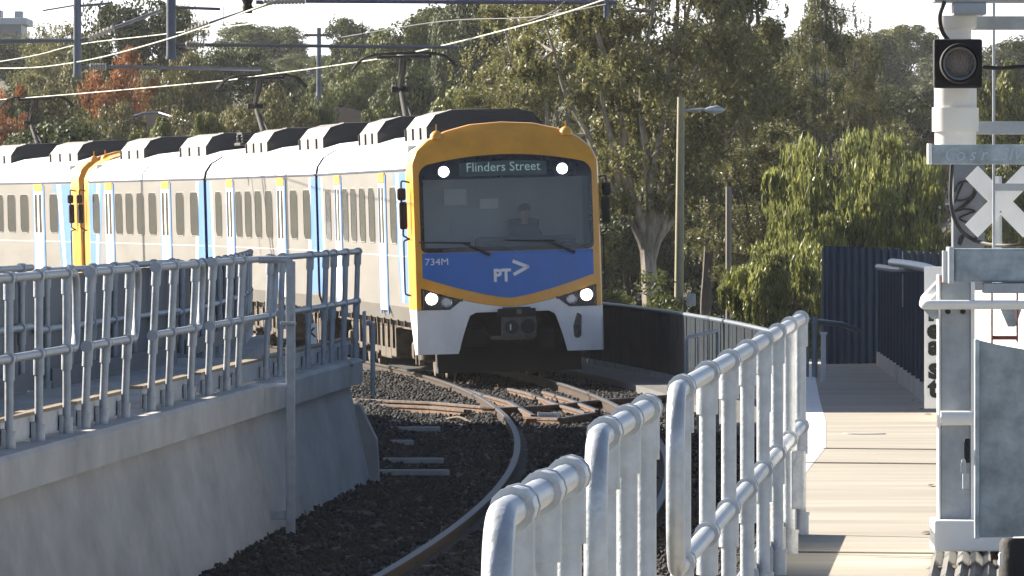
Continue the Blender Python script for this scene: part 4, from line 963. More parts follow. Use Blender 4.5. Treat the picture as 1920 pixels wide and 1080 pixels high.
# driver, seated behind the windscreen (built in the leading carriage's place, a thing of its own)
def person(root_loc, rotz):
    root = thing('person', 'driver in dark uniform seated behind the windscreen of the leading carriage', 'person', root_loc, None, (0, R(-1.6), rotz))
    J = {'pel': (0, 0, .10, .15), 'waist': (0, -.02, .30, .14), 'chest': (0, -.02, .50, .165), 'neck0': (0, -.01, .66, .075), 'neck': (0, -.02, .73, .058),
         'head0': (0, -.03, .80, .078), 'head': (0, -.03, .90, .095), 'crown': (0, -.015, .985, .06),
         'shL': (-.19, -.01, .60, .07), 'elL': (-.26, -.16, .36, .05), 'wrL': (-.18, -.42, .32, .034), 'haL': (-.16, -.50, .32, .04),
         'shR': (.19, -.01, .60, .07), 'elR': (.26, -.16, .36, .05), 'wrR': (.18, -.42, .32, .034), 'haR': (.16, -.50, .32, .04),
         'hipL': (-.10, -.06, .08, .10), 'knL': (-.13, -.46, .10, .075), 'anL': (-.13, -.50, -.30, .05), 'toL': (-.13, -.64, -.33, .045),
         'hipR': (.10, -.06, .08, .10), 'knR': (.13, -.46, .10, .075), 'anR': (.13, -.50, -.30, .05), 'toR': (.13, -.64, -.33, .045)}
    names = list(J); ed = [('pel', 'waist'), ('waist', 'chest'), ('chest', 'neck0'), ('neck0', 'neck'), ('neck', 'head0'), ('head0', 'head'), ('head', 'crown'), ('chest', 'shL'), ('shL', 'elL'), ('elL', 'wrL'), ('wrL', 'haL'), ('chest', 'shR'), ('shR', 'elR'), ('elR', 'wrR'), ('wrR', 'haR'), ('pel', 'hipL'), ('hipL', 'knL'), ('knL', 'anL'), ('anL', 'toL'), ('pel', 'hipR'), ('hipR', 'knR'), ('knR', 'anR'), ('anR', 'toR')]
    pts = [J[k][:3] for k in names]; rad = [J[k][3] for k in names]; edges = [(names.index(a), names.index(b)) for a, b in ed]
    for s_, w in ((-1, 'haL'), (1, 'haR')):
        h = Vector(J[w][:3])
        for i, ln in enumerate((.06, .075, .08, .072)):
            b0 = len(pts); off = Vector(((i-1.5)*.018, 0, 0)); pts += [tuple(h+off+Vector((0, -.03, 0))), tuple(h+off+Vector((0, -.03-ln*.5, -.008))), tuple(h+off+Vector((0, -.03-ln, -.03)))]; rad += [.010, .009, .008]
            edges += [(names.index(w), b0), (b0, b0+1), (b0+1, b0+2)]
        b0 = len(pts); pts += [tuple(h+Vector((-s_*.035, 0, .0))), tuple(h+Vector((-s_*.05, -.045, -.01)))]; rad += [.012, .010]; edges += [(names.index(w), b0), (b0, b0+1)]
    me = bpy.data.meshes.new('body'); me.from_pydata(pts, edges, []); tmp = bpy.data.objects.new('body_tmp', me); C.objects.link(tmp)
    md = tmp.modifiers.new('skin', 'SKIN'); me.skin_vertices[0].data[0].use_root = True
    for i, r_ in enumerate(rad): me.skin_vertices[0].data[i].radius = (r_, r_)
    tmp.modifiers.new('sub', 'SUBSURF').levels = 1; tmp.modifiers['sub'].render_levels = 1
    bpy.context.view_layer.update(); dg = bpy.context.evaluated_depsgraph_get(); bm_ = bpy.data.meshes.new_from_object(tmp.evaluated_get(dg)); bpy.data.objects.remove(tmp)
    bm_.materials.clear(); bm_.materials.append(cloth_d); bm_.materials.append(skin)
    for p in bm_.polygons:
        c = p.center; p.use_smooth = True
        if c.z > .70 or c.y < -.40 and c.z > .22: p.material_index = 1
    o = bpy.data.objects.new('body', bm_); C.objects.link(o); o.parent = root
    m = MB(); m.lathe((0, -.125, .875), [(.012, -.02), (.016, 0), (.008, .03)], 8); m.box((-.035, -.115, .915), (.022, .01, .010)); m.box((.035, -.115, .915), (.022, .01, .010)); m.box((0, -.115, .835), (.045, .01, .010)); m.build('face', skin, root, local=True)
    m = MB(); m.lathe((0, -.01, .90), [(.098, .0), (.105, .05), (.085, .10), (.03, .125)], 16); m.build('hair', hair_m, root, local=True)
    return root
M = c1.matrix_world if False else (Matrix.Translation(c1.location) @ c1.rotation_euler.to_matrix().to_4x4())
pp = M @ Vector((.42, 1.72, 1.80)); person(tuple(pp), c1.rotation_euler.z)

# ------------------------------------------------------------------ overhead line
def insulator(m, a, b, r0, r1, n, mi): 
    a, b = Vector(a), Vector(b); pts = []; rs = []
    for i in range(n):
        for t, r in ((0, r0), (.3, r1), (.6, r1), (.9, r0)): pts.append(a+(b-a)*((i+t)/n)); rs.append(r)
    m.tube(pts, rs, 10, mi, smooth=False)
def cantilever(label, D, mast_px, mast_w, mast_bot, arm_y, arm_px1, ins0, ins1, diag=None, upper=None, extra=None):
    root = thing('catenary_support', label, 'overhead line support', (X(mast_px, D), D, Z(mast_bot, D)), 'drop posts and arms of the overhead line')
    m = MB(); x = X(mast_px, D); m.tube([(x, D, Z(mast_bot, D)), (x, D, Z(-260, D))], pxr(mast_w/2, D), 16); m.tube([(x, D, Z(mast_bot, D)), (x, D, Z(mast_bot-6, D))], pxr(mast_w/2+1.5, D), 16); m.build('drop_post', ohl_m, root)
    m = MB(); m.tube([(x, D, Z(arm_y, D)), (X(ins0, D), D, Z(arm_y, D))], pxr(3, D), 8); m.tube([(X(ins1, D), D, Z(arm_y, D)), (X(arm_px1, D), D, Z(arm_y+5, D))], pxr(3.4, D), 10); m.build('arm', ohl_lt, root)
    m = MB(); insulator(m, (X(ins0, D), D, Z(arm_y, D)), (X(ins1, D), D, Z(arm_y+.5, D)), pxr(3.5, D), pxr(7.5, D), 7, 0); m.build('insulator', insul, root)
    if diag:
        (a0, b0), (a1, b1), (a2, b2) = diag
        m = MB(); insulator(m, (X(a0, D), D, Z(b0, D)), (X(a1, D), D, Z(b1, D)), pxr(3, D), pxr(7, D), 7, 0); m.build('insulator', insul, root)
        m = MB(); m.tube([(X(a1, D), D, Z(b1, D)), (X(a2, D), D, Z(b2, D))], pxr(3.2, D), 8); m.tube([(x, D, Z(b0+6, D)), (X(a0, D), D, Z(b0, D))], pxr(3, D), 8); m.build('stay', ohl_lt, root)
    if upper:
        for (a0, b0), (a1, b1), r in upper:
            m = MB(); m.tube([(X(a0, D), D, Z(b0, D)), (X(a1, D), D, Z(b1, D))], pxr(r, D), 8); m.build('brace', ohl_lt, root)
    return root
cantilever('overhead line drop post nearest the left edge with a long arm to the right', 195, 145, 15, 145, 125, 490, 168, 200, ((166, 72), (215, 52), (305, 18)), [((80, 20), (140, 10), 1.5), ((140, 12), (208, 6), 2.5), ((165, 76), (0, 76), 3.4), ((165, 76), (-160, 80), 3.4)])
r = cantilever('thick overhead line drop post with arm ending above the leading carriage', 152, 321, 18, 111, 84, 858, 348, 384, ((346, 62), (392, 44), (500, 8)), [((331, 14), (413, 17), 2.8), ((500, 8), (640, -28), 3.2)])
D = 152
m = MB(); m.lathe((X(464, D), D, Z(25, D)), [(pxr(9, D), 0), (pxr(10, D), .1), (pxr(8, D), .14), (pxr(11, D), .2), (pxr(11, D), .35)], 12); m.build('hanger_block', blackm, r)
D = 150
root = thing('catenary_support', 'overhead line drop post above the windscreen with a top tube running left', 'overhead line support', (X(1137, D), D, Z(33, D)), 'drop posts and arms of the overhead line')
m = MB(); m.tube([(X(1137, D), D, Z(33, D)), (X(1137, D), D, Z(-260, D))], pxr(5.5, D), 14); m.build('drop_post', ohl_m, root)
m = MB(); m.tube([(X(573, D), D, Z(2, D)), (X(1155, D), D, Z(5, D))], pxr(4, D), 10); m.tube([(X(480, D), D, Z(4, D)), (X(493, D), D, Z(4, D))], pxr(4, D), 10); m.build('arm', mat('violet_grey_tube', (.13, .13, .20), .45, .4), root)
m = MB(); insulator(m, (X(493, D), D, Z(4, D)), (X(573, D), D, Z(2, D)), pxr(4, D), pxr(6, D), 12, 0); m.build('insulator', insul, root)
# portal beam the posts hang from (above the frame)
for D, x0, x1, lb in ((195, -20, 12, 'steel portal beam of the overhead line, far one above the picture'), (151, -9, 10, 'steel portal beam of the overhead line, near one above the picture')):
    m = MB()
    for dz in (0, .5): m.tube([(x0, D, 8.2+dz), (x1, D, 8.2+dz)], .07, 8)
    for i in range(int((x1-x0)/1)): m.tube([(x0+i, D, 8.2+.5*(i % 2)), (x0+i+1, D, 8.2+.5*((i+1) % 2))], .03, 6)
    for q in (x0, x1): m.tube([(q, D, -.5), (q, D, 13.5 if D == 195 else 8.8)], .14, 10)
    tag(m.build('portal_frame', ohl_m), lb, 'overhead line support')
root = thing('line_mast', 'tall steel mast of the overhead line standing left of the rear carriages', 'overhead line support', (-20, 222, -.5))
m = MB(); m.tube([(-20, 222, -.5), (-20, 222, 13.5)], [.2, .14], 10); m.build('post', ohl_m, root)
m = MB(); m.tube([(-20, 222, 12.6), (-15.5, 222, 12.9)], .05, 8); m.tube([(-20, 222, 13.3), (-16, 222, 12.9)], .03, 8); m.build('arm', ohl_lt, root)
wr = pxr(2.0, 150)
def wire(label, pts, r, m_, sag=0):
    m = MB(); P = [Vector((X(a, d), d, Z(b, d))) for a, b, d in pts]; m.tube(smooth_path(P, 8), r, 6); return tag(m.build('overhead_wire', m_), label, 'wire', 'overhead line wires')
wire('pale contact wire touching the pantographs along the train', [(-300, 205, 285), (40, 184, 245), (380, 155, 212), (478, 143, 205), (640, 121, 190), (775, 98, 177), (1000, 42, 152), (1160, -10, 132)], .011, wire_m)
wire('pale catenary wire sagging from the left edge up to the drop post', [(-250, 118, 260), (0, 128, 225), (140, 117, 196), (312, 74, 152), (520, 0, 128)], .011, wire_m)
wire('thin wire rising right from the top tube to the drop post above the train', [(640, 70, 185), (830, 40, 165), (1000, 32, 156), (1137, 8, 149)], .010, wire_d)
wire('thin feeder wire across the tree tops left of the train', [(-60, 125, 260), (60, 105, 240), (150, 83, 215), (300, 65, 190), (530, 38, 170), (640, 30, 160)], .010, wire_m)
wire('thin wire crossing to the top edge at the upper middle', [(990, 40, 153), (1040, 20, 150), (1080, -20, 146)], .012, wire_d)
for px, y0, y1, D in ((680, 36, 86, 168), (419, 12, 50, 168), (525, 135, 250, 200), (166, 78, 118, 195)):
    m = MB(); m.tube([(X(px, D), D, Z(y0, D)), (X(px, D), D, Z(y1, D))], .006, 5); tag(m.build('dropper', wire_d), 'thin vertical dropper wire of the overhead line', 'wire', 'droppers of the overhead line')

# ------------------------------------------------------------------ poles, houses behind
D = 197; x = X(1277, D)
root = thing('street_lamp', 'tall sunlit pole with street lamp head pointing right, among the gum trees', 'street lamp', (x, D, -.5))
m = MB(); m.tube([(x-.06, D, -.5), (x, D, Z(182, D))], [.10, .075], 12); m.build('pole', polem, root)
m = MB(); m.tube([(x, D, Z(208, D)), (X(1320, D), D, Z(205, D))], .03, 8); m.build('arm', galv_dull, root)
m = MB(); m.lathe((X(1340, D), D, Z(206, D)), [(.02, -.22), (.07, -.10), (.09, .05), (.05, .16), (.01, .22)], 12, axis='X'); m.build('lamp_head', galv, root)
m = MB(); m.box((x+.2, D-.1, Z(562, D)), (.18, .15, .25), bev=.02); m.build('meter_box', galv, root)
D = 194; m = MB(); m.tube([(X(1366, D), D, -.5), (X(1366, D), D, Z(350, D))], .062, 10); tag(m.build('timber_pole', mat('pale_timber_pole', (.26, .23, .19), .8, 0, .3, 5, stretch=(4, 4, .4))), 'pale timber pole standing right of the street lamp', 'pole')
D = 200; root = thing('timber_post', 'square brown timber post with pale cap left of the graffiti-covered mast', 'post', (X(1755, D), D, -.4))
m = MB(); m.box((X(1755, D), D, (Z(392, D)-.4)/2), (.22, .22, Z(392, D)+.4), bev=.02); m.build('post', timber, root)
m = MB(); m.box((X(1756, D), D, Z(389, D)), (.27, .27, .05), bev=.01); m.build('cap', white_dirty, root)
m = MB(); m.tube([(X(1757, D), D-.2, -.4), (X(1757, D), D-.2, Z(436, D))], .03, 6); m.build('pipe', white_paint, root)
D = 330
for px, yt, lb in ((598, 52, 'dark timber power pole against the sky left of the middle'), (1588, 160, 'thin pale power pole among the dark gums on the right'), (1848, 150, 'thin pole right of the signal among the trees'), (1550, 85, 'short pale pole top in the trees below the sky gap')):
    root = thing('power_pole', lb, 'power pole', (X(px, D), D, terrain(X(px, D), D)), 'power poles on the hillside')
    m = MB(); m.tube([(X(px, D), D, terrain(X(px, D), D)-.3), (X(px, D), D, Z(yt, D))], [.11, .075], 8); m.build('pole', ohl_m if px == 598 else polem, root)
    m = MB(); m.box((X(px, D), D, Z(yt+14, D)), (1.0, .08, .09)); m.build('crossarm', timber, root)
def house(label, px, D, w, dpt, eave_y, ridge_y, wallm, roofm, bright=False):
    x = X(px, D); zb = terrain(x, D)-.5; ze, zr = Z(eave_y, D), Z(ridge_y, D)
    root = thing('house', label, 'house', (x, D, zb)); m = MB(); m.box((x, D, (zb+ze)/2), (w, dpt, ze-zb)); m.build('wall', wallm, root)
    o = .35; m = MB(); a = [(x-w/2-o, D-dpt/2-o, ze), (x+w/2+o, D-dpt/2-o, ze), (x+w/2+o, D+dpt/2+o, ze), (x-w/2-o, D+dpt/2+o, ze), (x-w/2+dpt*.45, D, zr), (x+w/2-dpt*.45, D, zr)]
    m.add(a, [(0, 1, 5, 4), (1, 2, 5), (2, 3, 4, 5), (3, 0, 4), (0, 3, 2, 1)]); m.build('roof', roofm, root)
    m = MB(); m.tube([a[4], a[5]], .04, 6); m.tube([a[4], a[0]], .035, 6); m.tube([a[5], a[1]], .035, 6); m.build('ridge_cap', galv if bright else roofm, root)
    for k in (-.28, .22):
        m = MB(); m.box((x+w*k, D-dpt/2-.01, (zb+ze)/2+.6), (1.2, .06, 1.0)); wo = m.build('window', winglass, root); m = MB(); m.box((x+w*k, D-dpt/2-.03, (zb+ze)/2+.07), (1.35, .1, .08)); m.build('sill', white_paint, wo)
    return root
house('house with dark tiled roof glimpsed above the second carriage', 628, 300, 3.4, 3.2, 236, 200, brick, roof_tile)
house('house with bright ridge capping among the shrubs above the third carriage', 285, 310, 4.0, 4.0, 250, 211, brick, roof_tile, True)
house('house with tiled roof and lattice on the right, left of the signal mast', 1705, 330, 3.5, 3.5, 262, 236, brick, roof_tile)
house('low house with pale roof edge behind the timber post', 1715, 262, 6, 5, 436, 415, timber, mat('pale_roof_sheet', (.34, .28, .22), .7))
house('pale house glimpsed between the trees left of the pantograph', 655, 420, 4, 4, 165, 148, housewall, roof_tile)
D = 640; x = X(10, D); root = thing('office_building', 'pale blue grey flat roofed building at the top left corner', 'building', (x, D, 8))
m = MB(); m.box((x-2, D, Z(100, D)), (6.5, 8, (110)*D/FPX*1.1), bev=.05); m.build('wall', bluegrey, root)
m = MB(); m.box((x-2, D, Z(42, D)), (7.2, 9, .45), bev=.05); m.build('roof', mat('pale_roof_edge', (.42, .46, .50), .6), root)
for k in range(3):
    m = MB(); m.box((x-2, D-4.02, Z(66+22*k, D)), (6.0, .08, .38)); m.build('window_band', winglass, root)
m = MB(); m.box((x-1, D, Z(30, D)), (1.6, 3, .7), bev=.04); m.box((x+.9, D, Z(30, D)), (.5, 2, .6), bev=.04); m.build('roof_plant', bluegrey, root)
# station building west of the line: its shadow lies across track and path
bx0, by0, by1, bh = -9.6, 98.0, 134.0, 10.8
root = thing('station_building', 'brick station building left of the picture that shades the track', 'building', (bx0-4, (by0+by1)/2, -.5))
m = MB(); m.box((bx0-4, (by0+by1)/2, bh/2-.25), (8, by1-by0, bh-.1)); m.build('wall', brick, root)
m = MB(); m.box((bx0-4, (by0+by1)/2, bh-.1), (8.6, by1-by0+.6, .3), bev=.03); m.build('roof', roof_tile, root)
for k in range(8):
    m = MB(); m.box((bx0+.01, by0+2.5+k*4.6, 3.2), (.06, 1.6, 1.5)); w = m.build('window', winglass, root); m = MB(); m.box((bx0+.04, by0+2.5+k*4.6, 2.4), (.14, 1.8, .1)); m.build('sill', white_paint, w)

# ------------------------------------------------------------------ trees
def leaf_mesh(name, cen, Ln, Wd, droop, seed, m_, nr=None):
    r = np.random.default_rng(seed); N = len(cen)
    d = r.normal(0, 1, (N, 3)); d /= np.linalg.norm(d, axis=1)[:, None]; d = d*(1-droop)+np.array([0, 0, -1.])*droop; d /= np.linalg.norm(d, axis=1)[:, None]
    q = r.normal(0, 1, (N, 3)); w = np.cross(d, q); w /= np.linalg.norm(w, axis=1)[:, None]
    if nr is not None:
        nn = nr+r.normal(0, .38, (N, 3)); w = np.cross(d, nn); w /= np.linalg.norm(w, axis=1)[:, None]; d = np.cross(nn, w); d /= np.linalg.norm(d, axis=1)[:, None]
    L = Ln*r.uniform(.6, 1.35, (N, 1)); B = Wd*r.uniform(.7, 1.3, (N, 1))
    nrm = np.cross(d, w)
    V = np.stack([cen-d*L*.5, cen+w*B*.5-d*L*.05, cen+d*L*.5+nrm*L*.12, cen-w*B*.5-d*L*.05], 1).reshape(-1, 3)
    F = (np.array([[0, 1, 2, 3]])+(np.arange(N)*4)[:, None]); return np_mesh(name, V, F, m_, 4)
def limb(mb, a, b, r0, r1, rnd, n=6, wob=.12):
    a, b = Vector(a), Vector(b); L = (b-a).length; pts = []; rs = []
    off = Vector((0, 0, 0))
    for i in range(n+1):
        t = i/n
        if 0 < i < n: off += Vector((rnd.uniform(-1, 1), rnd.uniform(-1, 1), rnd.uniform(-.5, .5)))*wob*L/n
        pts.append(a+(b-a)*t+off*math.sin(math.pi*t)); rs.append(r0+(r1-r0)*t)
    mb.tube(smooth_path(pts, 3), [r0+(r1-r0)*i/(3*n) for i in range(3*n+1)], 7); return pts
def make_tree(seed, H, rx, ry, z0, clumps, per, csize, Ln, Wd, droop, tr, leafm, barkm, fork=.3, lean=(0, 0), shell=.55, strands=0., flat=.75, wood=.8, pz=2., puff=0):
    """a tree of height H with tapered trunk, limbs to each clump, leaves gathered in clumps; returns (trunk mesh, crown mesh), unit origin at base"""
    rnd = random.Random(seed); r = np.random.default_rng(seed)
    zc = (z0+H)/2; rz = (H-z0)/2; tm = MB()
    ft = Vector((lean[0]*H*.4, lean[1]*H*.4, H*fork)); limb(tm, (0, 0, -.3), ft, tr, tr*.75, rnd, 5, .08)
    cs = []
    while len(cs) < clumps:
        p = Vector((rnd.uniform(-1, 1), rnd.uniform(-1, 1), rnd.uniform(-1, 1)))
        pl_ = (p.x*p.x+p.y*p.y+abs(p.z)**pz)**.5
        if pl_ > 1 or pl_ < shell*rnd.random()**.5: continue
        k = 1 if pz > 2 else 1-.25*max(0, p.z)**2
        cs.append(Vector((p.x*rx*k+lean[0]*H*.6, p.y*ry*k+lean[1]*H*.6, zc+p.z*rz)))
    nm = max(4, clumps//7); mains = rnd.sample(cs, min(nm, len(cs))); joints = []
    for c in mains:
        pts = limb(tm, ft*rnd.uniform(.8, 1), c, tr*.5, tr*.10, rnd, 6, .16); joints += [(q, i/6) for i, q in enumerate(pts)][2:]
    if wood > 0:
        for c in cs:
            if c in mains or rnd.random() > wood: continue
            q, t = min(joints, key=lambda jt: (jt[0]-c).length+max(0, jt[0].z-c.z)*.5); limb(tm, q, c, tr*.16, tr*.04, rnd, 4, .2)
    cen = []; nrs = []
    for c in cs:
        n = max(8, int(per*rnd.uniform(.4, 1.5))); s_ = csize*rnd.uniform(.6, 1.35)
        g_ = r.normal(0, 1, (n, 3)); g_ /= np.maximum(1e-6, np.linalg.norm(g_, axis=1))[:, None]; nrs.append(g_*1.0)
        g_ *= (r.random((n, 1))**(puff or .45))*s_*(1+(.22*np.sin(g_[:, :1]*5+g_[:, 1:2]*4+c.x)*np.cos(g_[:, 2:]*5+c.y) if puff else 0)); g_[:, 2] *= flat
        if strands > 0:
            ns = max(3, n//26); sx = r.normal(0, .5*s_, (ns, 3)); sx[:, 2] *= .5; ii = r.integers(0, ns, n); g2 = sx[ii]+r.normal(0, .05*s_, (n, 3)); g2[:, 2] -= r.random(n)**1.0*strands*s_; mix = r.random(n) < .75; g_ = np.where(mix[:, None], g2, g_)
        cen.append(g_+np.array(c))
    cen = np.concatenate(cen); nrs = np.concatenate(nrs); kp = cen[:, 2] > .15; cen = cen[kp]; nrs = nrs[kp]
    return tm.mesh('trunk', barkm), leaf_mesh('crown', cen, Ln, Wd, droop, seed+50, leafm, nrs if puff else None)
def place(pr, name, label, loc, sc, rz, group, cat='tree'):
    root = thing(name, label, cat, loc, group, (0, 0, rz)); root.scale = sc
    for nm, me in zip(('trunk', 'crown'), pr):
        o = bpy.data.objects.new(nm, me); C.objects.link(o); o.parent = root
    return root
lf_gum = leafmat('gum_leaves', (.060, .068, .024), (.27, .26, .10), .42, .45)
lf_gum2 = leafmat('dark_gum_leaves', (.048, .056, .020), (.21, .205, .078), .40, .45)
lf_weep = leafmat('sunny_weeping_leaves', (.028, .042, .014), (.36, .38, .11), .42, .36)
lf_dark = leafmat('dark_evergreen_leaves', (.022, .032, .011), (.085, .105, .032), .32, .6)
lf_mid = leafmat('mid_green_leaves', (.038, .054, .013), (.145, .165, .042), .38, .6)
lf_lime = leafmat('yellow_green_leaves', (.065, .085, .02), (.20, .21, .05), .35, .5)
lf_olive = leafmat('olive_brown_leaves', (.06, .064, .024), (.19, .175, .065), .32, .55)
lf_rust = leafmat('rusty_autumn_leaves', (.16, .065, .022), (.36, .16, .06), .35, .55)
GT = 'large gum trees behind the fence'
# the big gum right of the train
t = make_tree(11, 10.6, 3.0, 2.6, 2.9, 120, 640, .56, .15, .042, .45, .22, lf_gum, bark, fork=.24, lean=(-.06, 0), shell=.5, strands=.7, puff=.3)
place(t, 'gum_tree', 'big gum tree with pale forked trunk right of the train cab', (X(1235, 212), 212, -.6), (1, 1, 1), 0, GT)
t2 = make_tree(23, 11.5, 2.5, 2.6, 2.4, 95, 640, .56, .15, .042, .45, .2, lf_gum2, bark_d, fork=.3, lean=(.05, 0), shell=.5, strands=.7, puff=.3)
place(t2, 'gum_tree', 'dark gum tree behind the street lamp, right of the big gum', (X(1320, 232), 232, -.6), (.72, .8, .95), .4, GT)
place(t, 'gum_tree', 'dull gum tree filling behind the train roof, left of the big gum', (X(1030, 250), 250, -.5), (.92, .92, .92), 2.3, GT)
place(t2, 'gum_tree', 'tall gum tree right of the sky gap with bare trailing twigs', (X(1560, 262), 262, -.3), (.46, .6, .80), 1.9, GT)
place(t2, 'gum_tree', 'shaded gum tree between the lamp pole and the weeping tree', (X(1450, 222), 222, -.5), (.75, .8, .58), 4.0, GT)
w = make_tree(37, 4.7, 1.75, 1.6, 1.0, 58, 400, .36, .21, .046, .74, .10, lf_weep, bark_d, fork=.3, shell=.25, strands=2.3, pz=5, flat=.6)
place(w, 'weeping_tree', 'sunlit weeping tree with drooping leaves left of the corrugated fence', (X(1585, 182), 182, -.6), (.82, .85, 1), 0, 'weeping trees by the path')
place(w, 'weeping_tree', 'upright weeping tree at the right shoulder of the sunlit one, above the corrugated fence', (X(1668, 188), 188, -.6), (.62, .7, .93), 2.6, 'weeping trees by the path')
place(w, 'weeping_tree', 'small weeping tree hanging left of the sunlit one', (X(1500, 179), 179, -.7), (.5, .6, .74), 4.4, 'weeping trees by the path')
place(w, 'weeping_tree', 'lower weeping shrub in front of the dark gums, right of the pale timber pole', (X(1470, 176), 176, -.8), (.62, .7, .62), 2, 'weeping trees by the path')
sh = make_tree(41, 2.0, 1.0, .9, .1, 30, 320, .34, .13, .045, .2, .05, lf_mid, bark_d, fork=.2, shell=.3)
for px, D, s_, lb in ((1215, 190, .95, 'round green shrub behind the dark fence beside the lamp pole'), (1165, 196, .7, 'low shrub right beside the train behind the fence'), (1330, 184, .6, 'small shrub behind the fence below the timber pole'), (1400, 172, .5, 'bright small shrub peeping over the fence near its right end'), (1720, 160, .7, 'shrub behind the corrugated fence below the timber post')):
    place(sh, 'shrub', lb, (X(px, D), D, -.55), (s_, s_, s_), px*.1, 'shrubs behind the fences', 'shrub')
# prototypes of the hillside trees
PT = {'round': make_tree(51, 8, 3.2, 3.0, 1.2, 70, 760, 1.0, .19, .12, .25, .2, lf_mid, bark_d, shell=.7, wood=.3, pz=3, puff=.12),
      'dark': make_tree(52, 8, 3.4, 3.0, .8, 80, 700, 1.0, .19, .12, .2, .2, lf_dark, bark_d, shell=.65, wood=.3, pz=3, puff=.12),
      'lime': make_tree(53, 5, 2.6, 2.4, .4, 80, 520, .62, .14, .085, .3, .14, lf_lime, bark_d, shell=.65, wood=.3, pz=4, puff=.12),
      'olive': make_tree(54, 5, 3.0, 2.6, .4, 90, 540, .66, .13, .07, .2, .14, lf_olive, bark_d, shell=.65, wood=.5, pz=4, puff=.12),
      'rust': make_tree(55, 6, 2.0, 1.9, .8, 60, 260, .55, .13, .075, .25, .12, lf_rust, bark_d, shell=.3, wood=.9, pz=2.5),
      'gum': make_tree(56, 9, 2.8, 2.6, 2.2, 75, 460, .75, .18, .065, .4, .18, lf_gum, bark, shell=.5, strands=.5, wood=.6, puff=.25)}
HT = {'round': 8.6, 'dark': 8.6, 'lime': 5.4, 'olive': 5.4, 'rust': 6.4, 'gum': 9.5}; WT = {'round': 7.6, 'dark': 8, 'lime': 6.2, 'olive': 7, 'rust': 4.8, 'gum': 6.6}
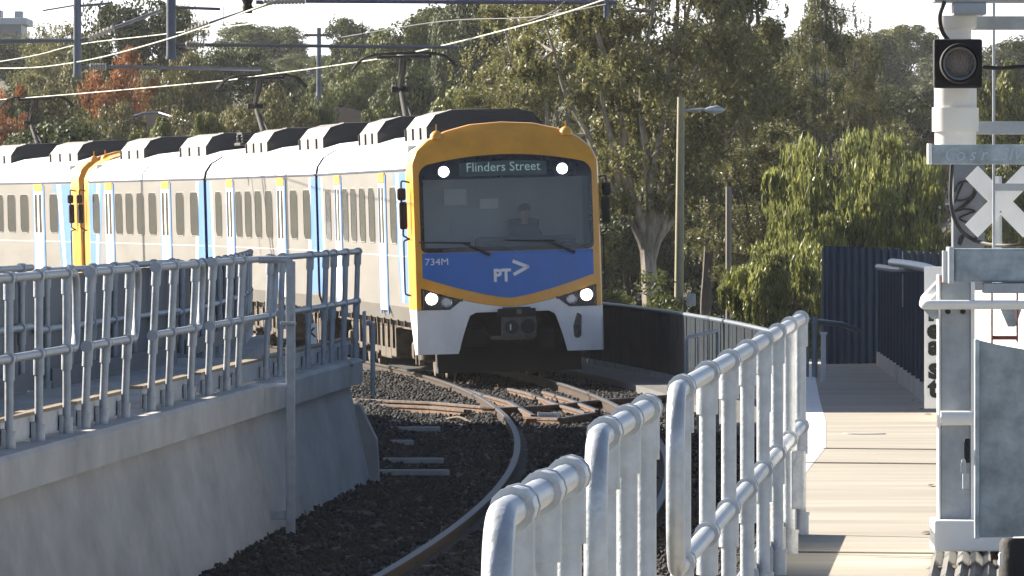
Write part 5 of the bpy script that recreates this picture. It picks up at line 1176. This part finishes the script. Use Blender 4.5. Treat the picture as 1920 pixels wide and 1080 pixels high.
BG = [ # px, D, top y, width px, kind, label
 (480, 600, 34, 190, 'round', 'pale distant tree under the sky, left of the power pole'),
 (60, 560, 62, 200, 'dark', 'distant dark tree below the flat roofed building'),
 (660, 520, 22, 120, 'round', 'rounded distant tree just right of the sky gap'),
 (570, 590, 95, 150, 'round', 'low distant tree below the sky gap by the power pole'),
 (1690, 540, 40, 190, 'lime', 'round topped green tree against the sky left of the signal'),
 (1610, 500, 48, 200, 'dark', 'dark distant tree left of the round topped green one'),
 (1790, 520, 95, 170, 'dark', 'dark tree behind the black warning light'),
 (1895, 480, 60, 190, 'dark', 'dark tree behind the signal side arm at the right edge'),
 (1480, 560, 62, 200, 'dark', 'dark tree closing the bottom of the sky gap on the right'),
 (120, 430, 15, 190, 'gum', 'tall grey green tree behind the drop post at the left'),
 (250, 400, -25, 250, 'dark', 'tall dark tree between the two left drop posts'),
 (350, 440, -20, 130, 'gum', 'slender tall tree just right of the thick drop post'),
 (450, 390, 72, 240, 'dark', 'broad dark tree above the second pantograph'),
 (555, 400, 120, 150, 'round', 'rounded tree left of the pale house'),
 (690, 430, 60, 150, 'dark', 'dark tree under the rounded distant one'),
 (790, 400, -10, 210, 'round', 'large rounded tree above the front pantograph'),
 (890, 380, -45, 220, 'dark', 'large dark tree at the top, left of the gums'),
 (760, 330, 105, 180, 'dark', 'dark tree right behind the front pantograph'),
 (150, 330, 120, 210, 'olive', 'brownish tree mass at the left behind the wires'),
 (330, 340, 95, 220, 'olive', 'dull brown green tree below the thick drop post'),
 (40, 310, 150, 160, 'dark', 'dark tree at the left edge above the rear pantograph'),
 (232, 318, 46, 165, 'rust', 'rusty orange autumn tree between the left drop posts'),
 (12, 305, 122, 150, 'rust', 'orange autumn tree at the left picture edge'),
 (100, 275, 205, 300, 'dark', 'dark dense shrub mass above the third and fourth carriages'),
 (300, 280, 205, 150, 'lime', 'light green shrub above the third carriage roof units'),
 (480, 278, 160, 270, 'olive', 'round olive tree behind the second pantograph'),
 (395, 268, 195, 130, 'lime', 'yellow green creeper covered shrub left of the round olive tree'),
 (590, 285, 165, 130, 'dark', 'dark shrub right of the round olive tree'),
 (715, 280, 188, 170, 'lime', 'light shrub at the foot of the front pantograph'),
 (860, 275, 140, 210, 'lime', 'sunny green shrub above the leading carriage roof units'),
 (940, 290, 110, 210, 'olive', 'olive tree between the sunny shrub and the gums'),
 (1700, 330, 140, 260, 'dark', 'dark tree left of the signal mast above the house roof'),
 (1720, 262, 245, 120, 'lime', 'yellow green shrub left of the scribbled bar'),
 (1890, 270, 95, 170, 'lime', 'yellow green tree right of the signal mast'),
 (1880, 240, 300, 170, 'lime', 'sunlit shrub behind the white cross'),
 (1510, 330, 110, 240, 'dark', 'dark tree behind the weeping tree, below the sky gap'),
 (1650, 300, 190, 180, 'gum', 'grey gum above the weeping tree'),
 (1300, 330, 60, 260, 'dark', 'dark tree filling behind the big gum'),
 (1140, 320, 60, 260, 'dark', 'dark tree filling behind the cab roof'),
 (1180, 260, 330, 200, 'dark', 'low dark thicket behind the big gum trunk'),
 (1330, 262, 320, 220, 'dark', 'low dark thicket behind the lamp pole'),
 (1480, 258, 330, 220, 'dark', 'low dark thicket behind the weeping tree'),
 (1640, 255, 350, 180, 'dark', 'low dark thicket right behind the weeping tree'),
 (1850, 255, 400, 200, 'olive', 'low brown scrub behind the white cross'),
 (200, 300, 225, 200, 'olive', 'low brown scrub above the third carriage'),
 (215, 296, 188, 190, 'olive', 'brown green shrub left of the ridge capped house'),
 (345, 292, 200, 170, 'olive', 'brown green shrub right of the ridge capped house'),
 (655, 375, 100, 170, 'round', 'green tree in front of the pale house by the power pole'),
 (560, 300, 172, 120, 'dark', 'dark shrub left of the dark tiled house'),
 (-120, 330, 60, 260, 'dark', 'dark tree beyond the left picture edge'),
 (-300, 340, 80, 260, 'olive', 'brown green tree beyond the left picture edge'),
 (2010, 262, 180, 200, 'lime', 'yellow green tree beyond the right picture edge'),
 (2180, 300, 110, 260, 'round', 'mid green tree farther beyond the right picture edge'),
 (2330, 340, 80, 260, 'dark', 'dark tree farthest beyond the right picture edge'),
 (2060, 330, 60, 260, 'dark', 'dark tree beyond the right picture edge'),
]
rr = random.Random(4)
for i, (px, D, ty, wp, kind, lb) in enumerate(BG):
    x = X(px, D); zb = terrain(x, D)-.3; h = max(1.2, Z(ty, D)-zb)
    sw = pxr(wp, D)/WT[kind]*1.12; place(PT[kind], {'gum': 'gum_tree', 'rust': 'autumn_tree', 'lime': 'leafy_tree', 'olive': 'leafy_tree'}.get(kind, 'evergreen_tree'), lb, (x, D, zb), (sw, sw, h/HT[kind]), rr.uniform(0, 6.28), 'trees on the hillside')

# ------------------------------------------------------------------ haze
hz = bpy.data.materials.new('haze_air'); hz.use_nodes = True; n = hz.node_tree.nodes
for q in list(n):
    if q.type == 'BSDF_PRINCIPLED': n.remove(q)
vol = n.new('ShaderNodeVolumePrincipled'); vol.inputs['Color'].default_value = (.92, .95, 1, 1); vol.inputs['Density'].default_value = HAZE; vol.inputs['Anisotropy'].default_value = .2
hz.node_tree.links.new(vol.outputs[0], n['Material Output'].inputs['Volume'])
m = MB(); m.box((0, 470, 14), (860, 1080, 32)); h_ = m.build('haze', hz, loc=(0, 470, -2)); tag(h_, 'thin pale haze hanging in the air over the far hillside', 'haze', kind='stuff')
